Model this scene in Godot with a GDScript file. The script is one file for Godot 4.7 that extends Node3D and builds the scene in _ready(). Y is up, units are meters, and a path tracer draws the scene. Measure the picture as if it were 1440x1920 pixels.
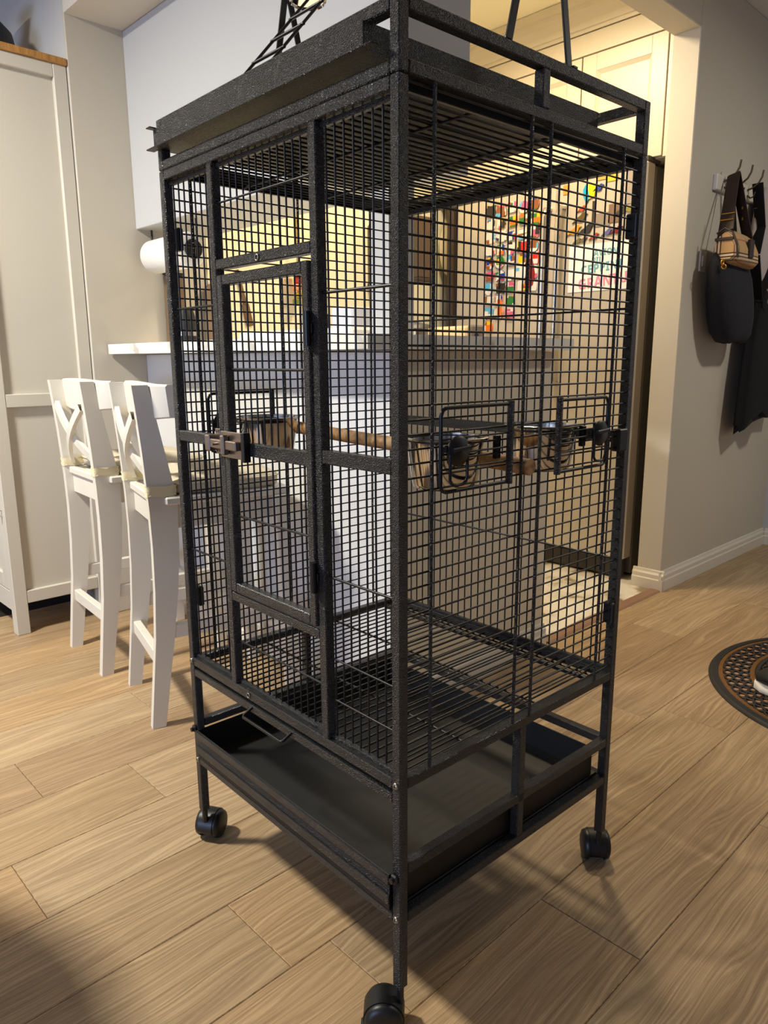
extends Node3D

# ---------------------------------------------------------------- mesh builder
class Mesher:
	var v := PackedVector3Array()
	var n := PackedVector3Array()
	var uv := PackedVector2Array()

	func tri(a: Vector3, b: Vector3, c: Vector3, na: Vector3, nb: Vector3, nc: Vector3, ua := Vector2.ZERO, ub := Vector2.ZERO, uc := Vector2.ZERO) -> void:
		# a, b, c counter-clockwise seen from outside; Godot wants clockwise
		v.append(a); v.append(c); v.append(b)
		n.append(na); n.append(nc); n.append(nb)
		uv.append(ua); uv.append(uc); uv.append(ub)

	func flat(a: Vector3, b: Vector3, c: Vector3) -> void:
		var m := (b - a).cross(c - a).normalized()
		tri(a, b, c, m, m, m)

	func quad(a: Vector3, b: Vector3, c: Vector3, d: Vector3) -> void:
		var m := (b - a).cross(c - a)
		if m.length() < 1e-12:
			m = (c - a).cross(d - a)
		m = m.normalized()
		var lu := (b - a).length()
		var lv := (d - a).length()
		tri(a, b, c, m, m, m, Vector2(0, 0), Vector2(lu, 0), Vector2(lu, lv))
		tri(a, c, d, m, m, m, Vector2(0, 0), Vector2(lu, lv), Vector2(0, lv))

	func squad(a: Vector3, b: Vector3, c: Vector3, d: Vector3, na: Vector3, nb: Vector3, nc: Vector3, nd: Vector3) -> void:
		tri(a, b, c, na, nb, nc)
		tri(a, c, d, na, nc, nd)

	# bevelled box between two corners
	func box(lo: Vector3, hi: Vector3, e := 0.0, xf := Transform3D()) -> void:
		var c := (lo + hi) * 0.5
		var h := ((hi - lo) * 0.5).abs()
		e = minf(e, minf(h.x, minf(h.y, h.z)) * 0.9)
		var ax := [Vector3.RIGHT, Vector3.UP, Vector3.BACK]
		var hh := [h.x, h.y, h.z]
		for i in 3:
			var j := (i + 1) % 3
			var k := (i + 2) % 3
			for s in [-1.0, 1.0]:
				var o: Vector3 = c + ax[i] * (hh[i] * s)
				var p: Vector3 = ax[j] * (hh[j] - e)
				var q: Vector3 = ax[k] * (hh[k] - e)
				if s > 0:
					quad(xf * (o - p - q), xf * (o + p - q), xf * (o + p + q), xf * (o - p + q))
				else:
					quad(xf * (o - p - q), xf * (o - p + q), xf * (o + p + q), xf * (o + p - q))
		if e <= 0.0:
			return
		for i in 3:
			var j := (i + 1) % 3
			var k := (i + 2) % 3
			for s in [-1.0, 1.0]:
				for t in [-1.0, 1.0]:
					# edge parallel to axis k, between face i*s and face j*t
					var p1: Vector3 = c + ax[i] * (hh[i] * s) + ax[j] * ((hh[j] - e) * t)
					var p2: Vector3 = c + ax[i] * ((hh[i] - e) * s) + ax[j] * (hh[j] * t)
					var q: Vector3 = ax[k] * (hh[k] - e)
					if s * t > 0:
						quad(xf * (p1 - q), xf * (p2 - q), xf * (p2 + q), xf * (p1 + q))
					else:
						quad(xf * (p2 - q), xf * (p1 - q), xf * (p1 + q), xf * (p2 + q))
		for sx in [-1.0, 1.0]:
			for sy in [-1.0, 1.0]:
				for sz in [-1.0, 1.0]:
					var a := c + Vector3(h.x * sx, (h.y - e) * sy, (h.z - e) * sz)
					var b := c + Vector3((h.x - e) * sx, h.y * sy, (h.z - e) * sz)
					var d := c + Vector3((h.x - e) * sx, (h.y - e) * sy, h.z * sz)
					if sx * sy * sz > 0:
						flat(xf * a, xf * b, xf * d)
					else:
						flat(xf * a, xf * d, xf * b)

	# bar of rectangular section from a to b; w along side, t along the other
	func beam(a: Vector3, b: Vector3, w: float, t: float, side: Vector3, e := 0.001) -> void:
		var y := (b - a).normalized()
		var x := (side - y * side.dot(y)).normalized()
		var z := x.cross(y).normalized()
		var l := (b - a).length()
		box(Vector3(-w / 2, 0, -t / 2), Vector3(w / 2, l, t / 2), e, Transform3D(Basis(x, y, z), a))

	func tube(path: PackedVector3Array, r: float, sides := 8, closed := false, r_end := -1.0) -> void:
		var cnt := path.size()
		var rings := []
		var norms := []
		var up := Vector3.UP
		for i in cnt:
			var d: Vector3
			if closed:
				d = path[(i + 1) % cnt] - path[(i - 1 + cnt) % cnt]
			else:
				d = path[mini(i + 1, cnt - 1)] - path[maxi(i - 1, 0)]
			d = d.normalized()
			if i == 0:
				up = Vector3.UP if absf(d.y) < 0.9 else Vector3.RIGHT
			up = (up - d * up.dot(d)).normalized()
			var x := d.cross(up).normalized()
			var rr := r
			if r_end >= 0.0:
				rr = lerpf(r, r_end, float(i) / (cnt - 1))
			var ring := PackedVector3Array()
			var nn := PackedVector3Array()
			for s in sides:
				var an := TAU * s / sides
				var m := up * cos(an) + x * sin(an)
				ring.append(path[i] + m * rr)
				nn.append(m)
			rings.append(ring); norms.append(nn)
		var last := cnt if closed else cnt - 1
		for i in last:
			var j := (i + 1) % cnt
			for s in sides:
				var t := (s + 1) % sides
				squad(rings[i][s], rings[i][t], rings[j][t], rings[j][s], norms[i][s], norms[i][t], norms[j][t], norms[j][s])
		if not closed:
			for s in range(1, sides - 1):
				flat(rings[0][0], rings[0][s + 1], rings[0][s])
				var R: PackedVector3Array = rings[cnt - 1]
				flat(R[0], R[s], R[s + 1])

	func rod(a: Vector3, b: Vector3, r: float, sides := 8) -> void:
		tube(PackedVector3Array([a, b]), r, sides)

	# profile points (radius, height), bottom to top for outside walls
	func lathe(profile: Array, sides := 24, xf := Transform3D(), smooth := true, sx := 1.0, sz := 1.0) -> void:
		var cnt := profile.size()
		var pn := []
		for i in cnt - 1:
			var d: Vector2 = profile[i + 1] - profile[i]
			pn.append(Vector2(d.y, -d.x).normalized())
		for i in cnt - 1:
			var n0: Vector2 = pn[i]
			var n1: Vector2 = pn[i]
			if smooth:
				if i > 0 and pn[i - 1].dot(pn[i]) > 0.6:
					n0 = (pn[i - 1] + pn[i]).normalized()
				if i < cnt - 2 and pn[i + 1].dot(pn[i]) > 0.6:
					n1 = (pn[i + 1] + pn[i]).normalized()
			var p0: Vector2 = profile[i]
			var p1: Vector2 = profile[i + 1]
			for s in sides:
				var a0 := TAU * s / sides
				var a1 := TAU * (s + 1) / sides
				var c0 := Vector3(cos(a0) * sx, 0, -sin(a0) * sz)
				var c1 := Vector3(cos(a1) * sx, 0, -sin(a1) * sz)
				var y := Vector3.UP
				var A := xf * (c0 * p0.x + y * p0.y)
				var B := xf * (c1 * p0.x + y * p0.y)
				var C := xf * (c1 * p1.x + y * p1.y)
				var D := xf * (c0 * p1.x + y * p1.y)
				var bs := xf.basis.orthonormalized()
				var NA := bs * (c0 * n0.x + y * n0.y)
				var NB := bs * (c1 * n0.x + y * n0.y)
				var NC := bs * (c1 * n1.x + y * n1.y)
				var ND := bs * (c0 * n1.x + y * n1.y)
				if p0.x > 1e-6:
					tri(A, B, C, NA, NB, NC)
				if p1.x > 1e-6:
					tri(A, C, D, NA, NC, ND)

	# polygon (counter-clockwise in x, y) extruded from z0 to z1
	func prism(poly: PackedVector2Array, z0: float, z1: float, xf := Transform3D(), smooth := false) -> void:
		if Geometry2D.is_polygon_clockwise(poly):
			poly = poly.duplicate()
			poly.reverse()
		var idx := Geometry2D.triangulate_polygon(poly)
		for i in range(0, idx.size(), 3):
			var a := poly[idx[i]]
			var b := poly[idx[i + 1]]
			var c := poly[idx[i + 2]]
			if (b - a).cross(c - a) < 0:
				var t := b
				b = c
				c = t
			var N1 := xf.basis.z.normalized()
			tri(xf * Vector3(a.x, a.y, z1), xf * Vector3(b.x, b.y, z1), xf * Vector3(c.x, c.y, z1), N1, N1, N1, a, b, c)
			tri(xf * Vector3(a.x, a.y, z0), xf * Vector3(c.x, c.y, z0), xf * Vector3(b.x, b.y, z0), -N1, -N1, -N1, a, c, b)
		var cnt := poly.size()
		for i in cnt:
			var p := poly[i]
			var q := poly[(i + 1) % cnt]
			var A := xf * Vector3(p.x, p.y, z0)
			var B := xf * Vector3(q.x, q.y, z0)
			var C := xf * Vector3(q.x, q.y, z1)
			var D := xf * Vector3(p.x, p.y, z1)
			if smooth:
				var o := poly[(i - 1 + cnt) % cnt]
				var r := poly[(i + 2) % cnt]
				var d0 := (q - o).normalized()
				var d1 := (r - p).normalized()
				var m0 := (xf.basis * Vector3(d0.y, -d0.x, 0)).normalized()
				var m1 := (xf.basis * Vector3(d1.y, -d1.x, 0)).normalized()
				squad(A, B, C, D, m0, m1, m1, m0)
			else:
				quad(A, B, C, D)

	# lofted rings of equal size, closed round, smooth
	func loft(rings: Array, cap := true) -> void:
		var m: int = rings[0].size()
		var ns := []
		for i in rings.size():
			var nn := PackedVector3Array()
			for s in m:
				var du: Vector3 = rings[i][(s + 1) % m] - rings[i][(s - 1 + m) % m]
				var dv: Vector3 = rings[mini(i + 1, rings.size() - 1)][s] - rings[maxi(i - 1, 0)][s]
				nn.append(du.cross(dv).normalized())
			ns.append(nn)
		for i in rings.size() - 1:
			for s in m:
				var t := (s + 1) % m
				squad(rings[i][s], rings[i][t], rings[i + 1][t], rings[i + 1][s], ns[i][s], ns[i][t], ns[i + 1][t], ns[i + 1][s])
		if cap:
			for e in 2:
				var R: PackedVector3Array = rings[0] if e == 0 else rings[rings.size() - 1]
				var c := Vector3.ZERO
				for p in R:
					c += p / R.size()
				for s in m:
					if e == 0:
						flat(c, R[(s + 1) % m], R[s])
					else:
						flat(c, R[s], R[(s + 1) % m])

	func done() -> ArrayMesh:
		var a := []
		a.resize(Mesh.ARRAY_MAX)
		a[Mesh.ARRAY_VERTEX] = v
		a[Mesh.ARRAY_NORMAL] = n
		a[Mesh.ARRAY_TEX_UV] = uv
		var am := ArrayMesh.new()
		am.add_surface_from_arrays(Mesh.PRIMITIVE_TRIANGLES, a)
		return am

# ---------------------------------------------------------------- object helpers
var M := {}
var used := {}
var bar_cache := {}
var rng := RandomNumberGenerator.new()

func numbered(called: String) -> String:
	if not used.has(called):
		used[called] = 0
		return called
	used[called] += 1
	return "%s_%03d" % [called, used[called]]

func put(called: String, mesh: Mesh, m: Material, parent: Node = null) -> MeshInstance3D:
	var o := MeshInstance3D.new()
	o.mesh = mesh
	o.material_override = m
	o.name = numbered(called) if parent == null else called
	(self if parent == null else parent).add_child(o, true)
	return o

func obj(called: String, ms: Mesher, m: Material, parent: Node = null) -> MeshInstance3D:
	return put(called, ms.done(), m, parent)

func tag(o: Node, label: String, category: String, group := "") -> Node:
	o.set_meta("label", label)
	o.set_meta("category", category)
	if group:
		o.set_meta("group", group)
	return o

func thing(called: String, label: String, category: String, at := Vector3.ZERO, turn := 0.0, group := "") -> Node3D:
	var o := Node3D.new()
	o.name = numbered(called)
	add_child(o)
	o.position = at
	o.rotation.y = turn
	tag(o, label, category, group)
	return o

func struct(called: String, ms: Mesher, m: Material, label := "", category := "", parent: Node = null) -> MeshInstance3D:
	var o := obj(called, ms, m, parent)
	if parent == null:
		o.set_meta("kind", "structure")
		if label:
			tag(o, label, category)
	return o

func bx(lo: Vector3, hi: Vector3, e := 0.0) -> Mesher:
	var m := Mesher.new()
	m.box(lo, hi, e)
	return m

func mat(c: Color, rough := 0.6, metal := 0.0, spec := 0.5) -> StandardMaterial3D:
	var m := StandardMaterial3D.new()
	m.albedo_color = c
	m.roughness = rough
	m.metallic = metal
	m.metallic_specular = spec
	return m

func noise(f: float, s: int, type := FastNoiseLite.TYPE_SIMPLEX_SMOOTH, oct := 3) -> FastNoiseLite:
	var q := FastNoiseLite.new()
	q.noise_type = type
	q.frequency = f
	q.seed = s
	q.fractal_octaves = oct
	return q

func noise_tex(f: float, s: int, size: int, ramp: Gradient = null, bump := 0.0, type := FastNoiseLite.TYPE_SIMPLEX_SMOOTH, oct := 3) -> NoiseTexture2D:
	var t := NoiseTexture2D.new()
	t.width = size
	t.height = size
	t.seamless = true
	t.noise = noise(f, s, type, oct)
	if ramp:
		t.color_ramp = ramp
	if bump > 0.0:
		t.as_normal_map = true
		t.bump_strength = bump
	return t

func ramp(cols: Array, offs: Array) -> Gradient:
	var g := Gradient.new()
	g.colors = PackedColorArray(cols)
	g.offsets = PackedFloat32Array(offs)
	return g

func tri_map(m: StandardMaterial3D, s: float, world := false) -> StandardMaterial3D:
	m.uv1_triplanar = true
	m.uv1_world_triplanar = world
	m.uv1_scale = Vector3.ONE * s
	return m

# wood print: grain runs along the image's y; 0.8 m x 2.4 m
func wood_image(w: int, h: int, s: int, light: Color, dark: Color, fine: float) -> ImageTexture:
	var im := Image.create(w, h, false, Image.FORMAT_RGB8)
	var a := noise(0.010, s, FastNoiseLite.TYPE_SIMPLEX_SMOOTH, 2)
	var b := noise(0.06, s + 1, FastNoiseLite.TYPE_SIMPLEX_SMOOTH, 3)
	var c := noise(0.16, s + 2, FastNoiseLite.TYPE_SIMPLEX_SMOOTH, 2)
	for y in h:
		for x in w:
			var warp := a.get_noise_2d(x * 0.55, y * 0.22)
			var ring := sin((x * 0.05 + warp * 5.0) * TAU)
			var band := b.get_noise_2d(x * 1.3 + warp * 50.0, y * 0.035)
			var pore := c.get_noise_2d(x * 3.0 + warp * 40.0, y * 0.05)
			var t := 0.52 + band * 0.55 + ring * 0.035 + pore * fine
			im.set_pixel(x, y, dark.lerp(light, clampf(t, 0.0, 1.0)))
	return ImageTexture.create_from_image(im)

func make_materials() -> void:
	# hammered black enamel of the cage
	var cage := mat(Color(0.115, 0.115, 0.12), 0.27, 0.22, 0.6)
	cage.normal_enabled = true
	cage.normal_texture = noise_tex(0.075, 3, 512, null, 14.0, FastNoiseLite.TYPE_SIMPLEX_SMOOTH, 2)
	cage.normal_scale = 1.0
	M.cage = tri_map(cage, 11.0)
	M.wire = mat(Color(0.11, 0.11, 0.118), 0.34, 0.3)
	M.tray = mat(Color(0.065, 0.065, 0.065), 0.55)
	M.caster = mat(Color(0.07, 0.07, 0.075), 0.42)
	M.steel = mat(Color(0.86, 0.85, 0.83), 0.09, 1.0)
	M.nickel = mat(Color(0.66, 0.60, 0.56), 0.3, 1.0)
	M.screw = mat(Color(0.6, 0.58, 0.52), 0.35, 1.0)
	M.white = mat(Color(0.88, 0.86, 0.81), 0.38)
	M.cabinet = mat(Color(0.80, 0.775, 0.72), 0.5)
	M.wall = mat(Color(0.78, 0.75, 0.69), 0.85)
	M.wall_cool = mat(Color(0.76, 0.76, 0.755), 0.8)
	M.bar_wall = mat(Color(0.86, 0.86, 0.855), 0.7)
	M.end_panel = mat(Color(0.90, 0.86, 0.77), 0.6)
	M.ceiling = mat(Color(0.86, 0.83, 0.78), 0.9)
	M.trim = mat(Color(0.88, 0.85, 0.79), 0.45)
	M.kitchen = mat(Color(0.95, 0.92, 0.80), 0.6)
	M.kitchen_cab = mat(Color(0.80, 0.755, 0.67), 0.4)
	M.fridge = mat(Color(0.78, 0.74, 0.68), 0.32, 0.25)
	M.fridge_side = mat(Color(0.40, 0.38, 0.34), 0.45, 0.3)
	M.dark = mat(Color(0.06, 0.055, 0.05), 0.5)
	M.black = mat(Color(0.035, 0.035, 0.04), 0.75)
	M.gasket = mat(Color(0.22, 0.2, 0.18), 0.6)
	M.chrome_bar = mat(Color(0.82, 0.8, 0.77), 0.25, 0.9)
	M.paper = mat(Color(0.93, 0.92, 0.90), 0.9)
	M.perch = mat(Color(0.78, 0.62, 0.43), 0.65)
	M.perch.albedo_texture = noise_tex(0.02, 12, 256, ramp([Color(0.75, 0.7, 0.62), Color(1, 1, 1)], [0.3, 0.7]))
	tri_map(M.perch, 8.0)
	# floor: four tones of one printed oak
	var wood := wood_image(1024, 1536, 5, Color(0.80, 0.695, 0.55), Color(0.56, 0.465, 0.35), 0.34)
	var tones := [Color(1, 1, 1), Color(0.95, 0.94, 0.92), Color(1.0, 0.97, 0.93), Color(0.92, 0.90, 0.89)]
	M.floor = []
	for t in tones:
		var f := mat(t, 0.42, 0.0, 0.4)
		f.albedo_texture = wood
		M.floor.append(f)
	M.plank_edge = mat(Color(0.12, 0.09, 0.06), 0.9)
	var oak := mat(Color(1.0, 0.85, 0.60), 0.5)
	oak.albedo_texture = wood
	oak.uv1_scale = Vector3(1.2, 0.5, 1)
	M.oak = oak
	# kitchen tile: pale marble print
	var tile := mat(Color(1, 1, 1), 0.25)
	tile.albedo_texture = noise_tex(0.006, 21, 512, ramp([Color(0.55, 0.49, 0.38), Color(0.86, 0.82, 0.74), Color(0.93, 0.90, 0.84)], [0.22, 0.36, 0.6]), 0.0, FastNoiseLite.TYPE_SIMPLEX_SMOOTH, 4)
	M.tile = tri_map(tile, 1.2)
	var slab := mat(Color(1, 1, 1), 0.3)
	slab.albedo_texture = noise_tex(0.008, 31, 512, ramp([Color(0.78, 0.76, 0.72), Color(0.95, 0.94, 0.9)], [0.2, 0.38]), 0.0, FastNoiseLite.TYPE_SIMPLEX_SMOOTH, 4)
	M.slab = tri_map(slab, 1.4)
	M.threshold = mat(Color(0.55, 0.42, 0.33), 0.55)
	# cloth
	var linen := mat(Color(0.82, 0.77, 0.67), 0.95)
	linen.normal_enabled = true
	linen.normal_texture = noise_tex(0.15, 41, 256, null, 3.0)
	M.linen = tri_map(linen, 10.0)
	M.tie = mat(Color(0.90, 0.85, 0.70), 0.9)
	M.navy = mat(Color(0.03, 0.037, 0.085), 0.85)
	M.garment = mat(Color(0.03, 0.028, 0.03), 0.95)
	M.leather = mat(Color(0.16, 0.075, 0.045), 0.55)
	M.tan = mat(Color(0.45, 0.28, 0.13), 0.6)
	M.shirt = mat(Color(0.72, 0.68, 0.68), 0.95)
	M.brass = mat(Color(0.75, 0.55, 0.25), 0.3, 1.0)
	M.hook = mat(Color(0.42, 0.36, 0.28), 0.35, 0.9)
	# doormat
	var coir := mat(Color(1, 1, 1), 1.0)
	coir.albedo_texture = noise_tex(0.2, 51, 256, ramp([Color(0.30, 0.19, 0.08), Color(0.66, 0.46, 0.22)], [0.3, 0.7]))
	coir.normal_enabled = true
	coir.normal_texture = noise_tex(0.25, 52, 256, null, 8.0)
	M.coir = tri_map(coir, 8.0)
	M.rubber = mat(Color(0.11, 0.10, 0.095), 0.6)
	M.pebble = mat(Color(0.62, 0.47, 0.36), 0.8)
	M.sole = mat(Color(0.88, 0.85, 0.80), 0.6)
	M.shoe = mat(Color(0.035, 0.033, 0.033), 0.7)
	# plaid cloth
	var im := Image.create(128, 128, false, Image.FORMAT_RGB8)
	im.fill(Color(0.72, 0.58, 0.40))
	for k in 128:
		for l in 128:
			var c := im.get_pixel(k, l)
			for d in [k, l]:
				if (d > 40 and d < 46) or (d > 54 and d < 60) or (d > 68 and d < 74):
					c = c.lerp(Color(0.07, 0.055, 0.05), 0.75)
				if d > 46 and d < 68 and not (d > 53 and d < 61):
					c = c.lerp(Color(0.93, 0.88, 0.78), 0.5)
				if d > 112 and d < 116:
					c = c.lerp(Color(0.55, 0.14, 0.08), 0.7)
			im.set_pixel(k, l, c)
	var plaid := mat(Color(1, 1, 1), 0.85)
	plaid.albedo_texture = ImageTexture.create_from_image(im)
	plaid.uv1_scale = Vector3(1, 1, 1)
	M.plaid = tri_map(plaid, 8.5)
	# souvenir print for the magnets: blobs of strong colours, no motif
	rng.seed = 77
	var sp := Image.create(256, 256, false, Image.FORMAT_RGB8)
	sp.fill(Color(0.85, 0.84, 0.8))
	var pal := [Color(0.10, 0.22, 0.62), Color(0.85, 0.15, 0.12), Color(0.95, 0.75, 0.1), Color(0.15, 0.45, 0.2), Color(0.93, 0.45, 0.1), Color(0.35, 0.68, 0.85), Color(0.9, 0.88, 0.82), Color(0.15, 0.13, 0.12), Color(0.55, 0.32, 0.18), Color(0.8, 0.35, 0.5)]
	for k in 420:
		var w := rng.randi_range(4, 22)
		var h := rng.randi_range(4, 16)
		sp.fill_rect(Rect2i(rng.randi_range(0, 255), rng.randi_range(0, 255), w, h), pal[rng.randi_range(0, pal.size() - 1)])
	M.souvenir = mat(Color(1, 1, 1), 0.35)
	M.souvenir.albedo_texture = ImageTexture.create_from_image(sp)

# ---------------------------------------------------------------- the script
const KEY_COLOR := Color(1.0, 0.98, 0.925)
const KEY_ENERGY := 9.0
const HALL_ENERGY := 1.7
const KITCHEN_COLOR := Color(1.0, 0.915, 0.77)
const KITCHEN_ENERGY := 2.7
const WINDOW_ENERGY := 16.0

func _ready() -> void:
	rng.seed = 11
	# camera
	var cam := Camera3D.new()
	cam.name = "camera"
	cam.fov = 69.958
	cam.near = 0.02
	cam.transform = Transform3D(Basis(Vector3(-0.69195, -0.00543, 0.72192), Vector3(0.14381, 0.97890, 0.14520), Vector3(-0.70747, 0.20429, -0.67657)), Vector3(-0.63637, 0.97452, -0.63553))
	add_child(cam)
	cam.current = true
	# environment
	var we := WorldEnvironment.new()
	we.name = "environment"
	var env := Environment.new()
	env.background_mode = Environment.BG_COLOR
	env.background_color = Color(0.02, 0.025, 0.035)
	env.tonemap_mode = Environment.TONE_MAPPER_LINEAR
	env.tonemap_exposure = 1.0
	env.sdfgi_enabled = true
	env.ssao_enabled = true
	env.ssil_enabled = true
	we.environment = env
	add_child(we)
	make_materials()
	lamps()
	shell()
	floors()
	peninsula()
	bird_cage()
	cage_contents()
	bar_stools()
	tall_cabinet()
	fridge_wall()
	kitchen_items()
	coat_wall()
	mat_and_shoe()
	side_table()

func lamp(called: String, label: String, at: Vector3, r: float, col: Color, energy: float) -> void:
	var t := thing(called, label, "lamp", at)
	var b := Mesher.new()
	b.lathe([Vector2(0, -0.012), Vector2(r * 1.12, -0.012), Vector2(r * 1.12, 0.02), Vector2(0, 0.02)], 32, Transform3D(), false)
	obj("base", b, M.white, t)
	var d := Mesher.new()
	d.lathe([Vector2(0, -0.045), Vector2(r * 0.6, -0.042), Vector2(r * 0.95, -0.03), Vector2(r, -0.012)], 32)
	var g := mat(Color(0.9, 0.88, 0.82), 0.5)
	g.emission_enabled = true
	g.emission = col
	g.emission_energy_multiplier = 3.0
	obj("diffuser", d, g, t)
	var l := AreaLight3D.new()
	l.name = "lamp_light"
	l.area_size = Vector2(r * 1.6, r * 1.6)
	l.light_color = col
	l.light_energy = energy
	l.area_range = 14.0
	l.area_attenuation = 2.0
	l.shadow_enabled = true
	l.position = Vector3(0, -0.06, 0)
	l.rotation.x = -PI / 2
	t.add_child(l)

func lamps() -> void:
	lamp("ceiling_lamp", "round flush ceiling lamp over the dining side, left of the bird cage", Vector3(1.55, 2.34, -0.95), 0.13, KEY_COLOR, KEY_ENERGY)
	lamp("ceiling_lamp", "round flush ceiling lamp in the kitchen in front of the fridge", Vector3(1.20, 2.40, 1.68), 0.16, KITCHEN_COLOR, KITCHEN_ENERGY)
	lamp("ceiling_lamp", "small round flush ceiling lamp in the hall on the right", Vector3(-0.70, 2.34, 2.45), 0.10, KEY_COLOR, HALL_ENERGY)
	# daylight in the window behind the camera
	var a := AreaLight3D.new()
	a.name = "window_light"
	a.area_size = Vector2(2.8, 1.1)
	a.light_color = Color(0.72, 0.81, 1.0)
	a.light_energy = WINDOW_ENERGY
	a.area_range = 14.0
	a.shadow_enabled = true
	a.position = Vector3(-0.4, 1.25, -6.42)
	a.rotation.y = PI
	add_child(a)

func shell() -> void:
	# right wall with its opening into the kitchen
	var w := Mesher.new()
	w.box(Vector3(0.715, 0, 2.285), Vector3(0.822, 2.36, 3.45), 0.003)
	w.box(Vector3(0.715, 2.165, 0.98), Vector3(0.822, 2.36, 2.285), 0.003)
	struct("wall_right", w, M.wall, "beige wall beside the kitchen opening, with coat hooks on it", "wall")
	w = Mesher.new()
	w.box(Vector3(-5.1, 0, 3.447), Vector3(0.715, 2.36, 3.55))
	struct("wall_hall", w, M.wall_cool, "pale wall closing the hall behind the hanging coats", "wall")
	w = Mesher.new()
	w.box(Vector3(2.083, 0, 0.49), Vector3(2.2, 2.42, 3.05), 0.003)
	struct("wall_return", w, M.wall, "narrow beige wall end between the tall cabinet and the bar counter", "wall")
	w = Mesher.new()
	w.box(Vector3(2.0905, 0, 0.4895), Vector3(3.5, 2.75, 0.6))
	struct("wall_alcove", w, M.wall_cool, "grey wall above and behind the tall white cabinet", "wall")
	w = Mesher.new()
	w.box(Vector3(0.72, 2.117, 0.491), Vector3(2.083, 2.75, 0.98))
	struct("ceiling_soffit", w, M.ceiling, "low ceiling over the bar stools", "ceiling")
	w = Mesher.new()
	w.box(Vector3(0.72, 1.453, 0.695), Vector3(2.083, 2.116, 0.98), 0.002)
	struct("wall_bulkhead", w, M.wall_cool, "pale boxed wall hanging over the bar counter", "wall")
	w = Mesher.new()
	w.box(Vector3(3.4, 0, -6.6), Vector3(3.5, 2.75, 0.49))
	struct("wall_left", w, M.wall)
	w = Mesher.new()
	w.box(Vector3(-5.2, 0, -6.6), Vector3(-5.1, 2.75, 3.55))
	struct("wall_side", w, M.wall)
	w = Mesher.new()
	w.box(Vector3(-5.1, 0, -6.6), Vector3(-1.9, 2.75, -6.5))
	w.box(Vector3(1.1, 0, -6.6), Vector3(3.4, 2.75, -6.5))
	w.box(Vector3(-1.9, 0, -6.6), Vector3(1.1, 0.65, -6.5))
	w.box(Vector3(-1.9, 1.85, -6.6), Vector3(1.1, 2.75, -6.5))
	struct("wall_back", w, M.wall)
	w = Mesher.new()
	w.box(Vector3(-1.9, 0.65, -6.58), Vector3(1.1, 1.85, -6.57))
	var g := mat(Color(0.5, 0.6, 0.8), 0.1)
	g.emission_enabled = true
	g.emission = Color(0.55, 0.68, 1.0)
	g.emission_energy_multiplier = 0.8
	struct("window_1", w, g)
	# ceilings
	w = Mesher.new()
	w.box(Vector3(-5.2, 2.36, -6.6), Vector3(0.822, 2.46, 3.55))
	w.box(Vector3(0.822, 2.36, -6.6), Vector3(3.5, 2.46, 0.491))
	struct("ceiling", w, M.ceiling)
	w = Mesher.new()
	w.box(Vector3(0.822, 2.42, 0.6), Vector3(2.2, 2.5, 3.1))
	struct("ceiling_kitchen", w, M.kitchen)
	w = Mesher.new()
	w.box(Vector3(0.72, 0, 2.96), Vector3(2.2, 2.5, 3.06))
	struct("wall_kitchen", w, M.kitchen, "cream kitchen wall behind the fridge", "wall")
	w = Mesher.new()
	w.box(Vector3(2.078, 0, 0.985), Vector3(2.0829, 2.42, 2.96))
	struct("wall_backsplash", w, M.kitchen, "cream kitchen wall beyond the bar counter", "wall")
	# baseboards: stepped profile
	var prof := PackedVector2Array([Vector2(0, 0), Vector2(0.017, 0), Vector2(0.017, 0.045), Vector2(0.013, 0.050), Vector2(0.013, 0.066), Vector2(0.007, 0.074), Vector2(0.005, 0.084), Vector2(0, 0.086)])
	w = Mesher.new()
	# along the right wall (faces -x)
	w.prism(prof, 0.0, 1.18, Transform3D(Basis(Vector3(-1, 0, 0), Vector3(0, 1, 0), Vector3(0, 0, -1)), Vector3(0.715, 0, 3.447)))
	# round the jamb (faces -z)
	w.prism(prof, 0.0, 0.14, Transform3D(Basis(Vector3(0, 0, -1), Vector3(0, 1, 0), Vector3(1, 0, 0)), Vector3(0.698, 0, 2.285)))
	struct("baseboard_right", w, M.trim, "white stepped baseboard along the coat hook wall and round the door jamb", "baseboard")
	w = Mesher.new()
	w.prism(prof, 0.0, 5.8, Transform3D(Basis(Vector3(0, 0, -1), Vector3(0, 1, 0), Vector3(1, 0, 0)), Vector3(-5.1, 0, 3.447)))
	struct("baseboard_hall", w, M.trim, "white baseboard on the wall at the end of the hall", "baseboard")

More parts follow.
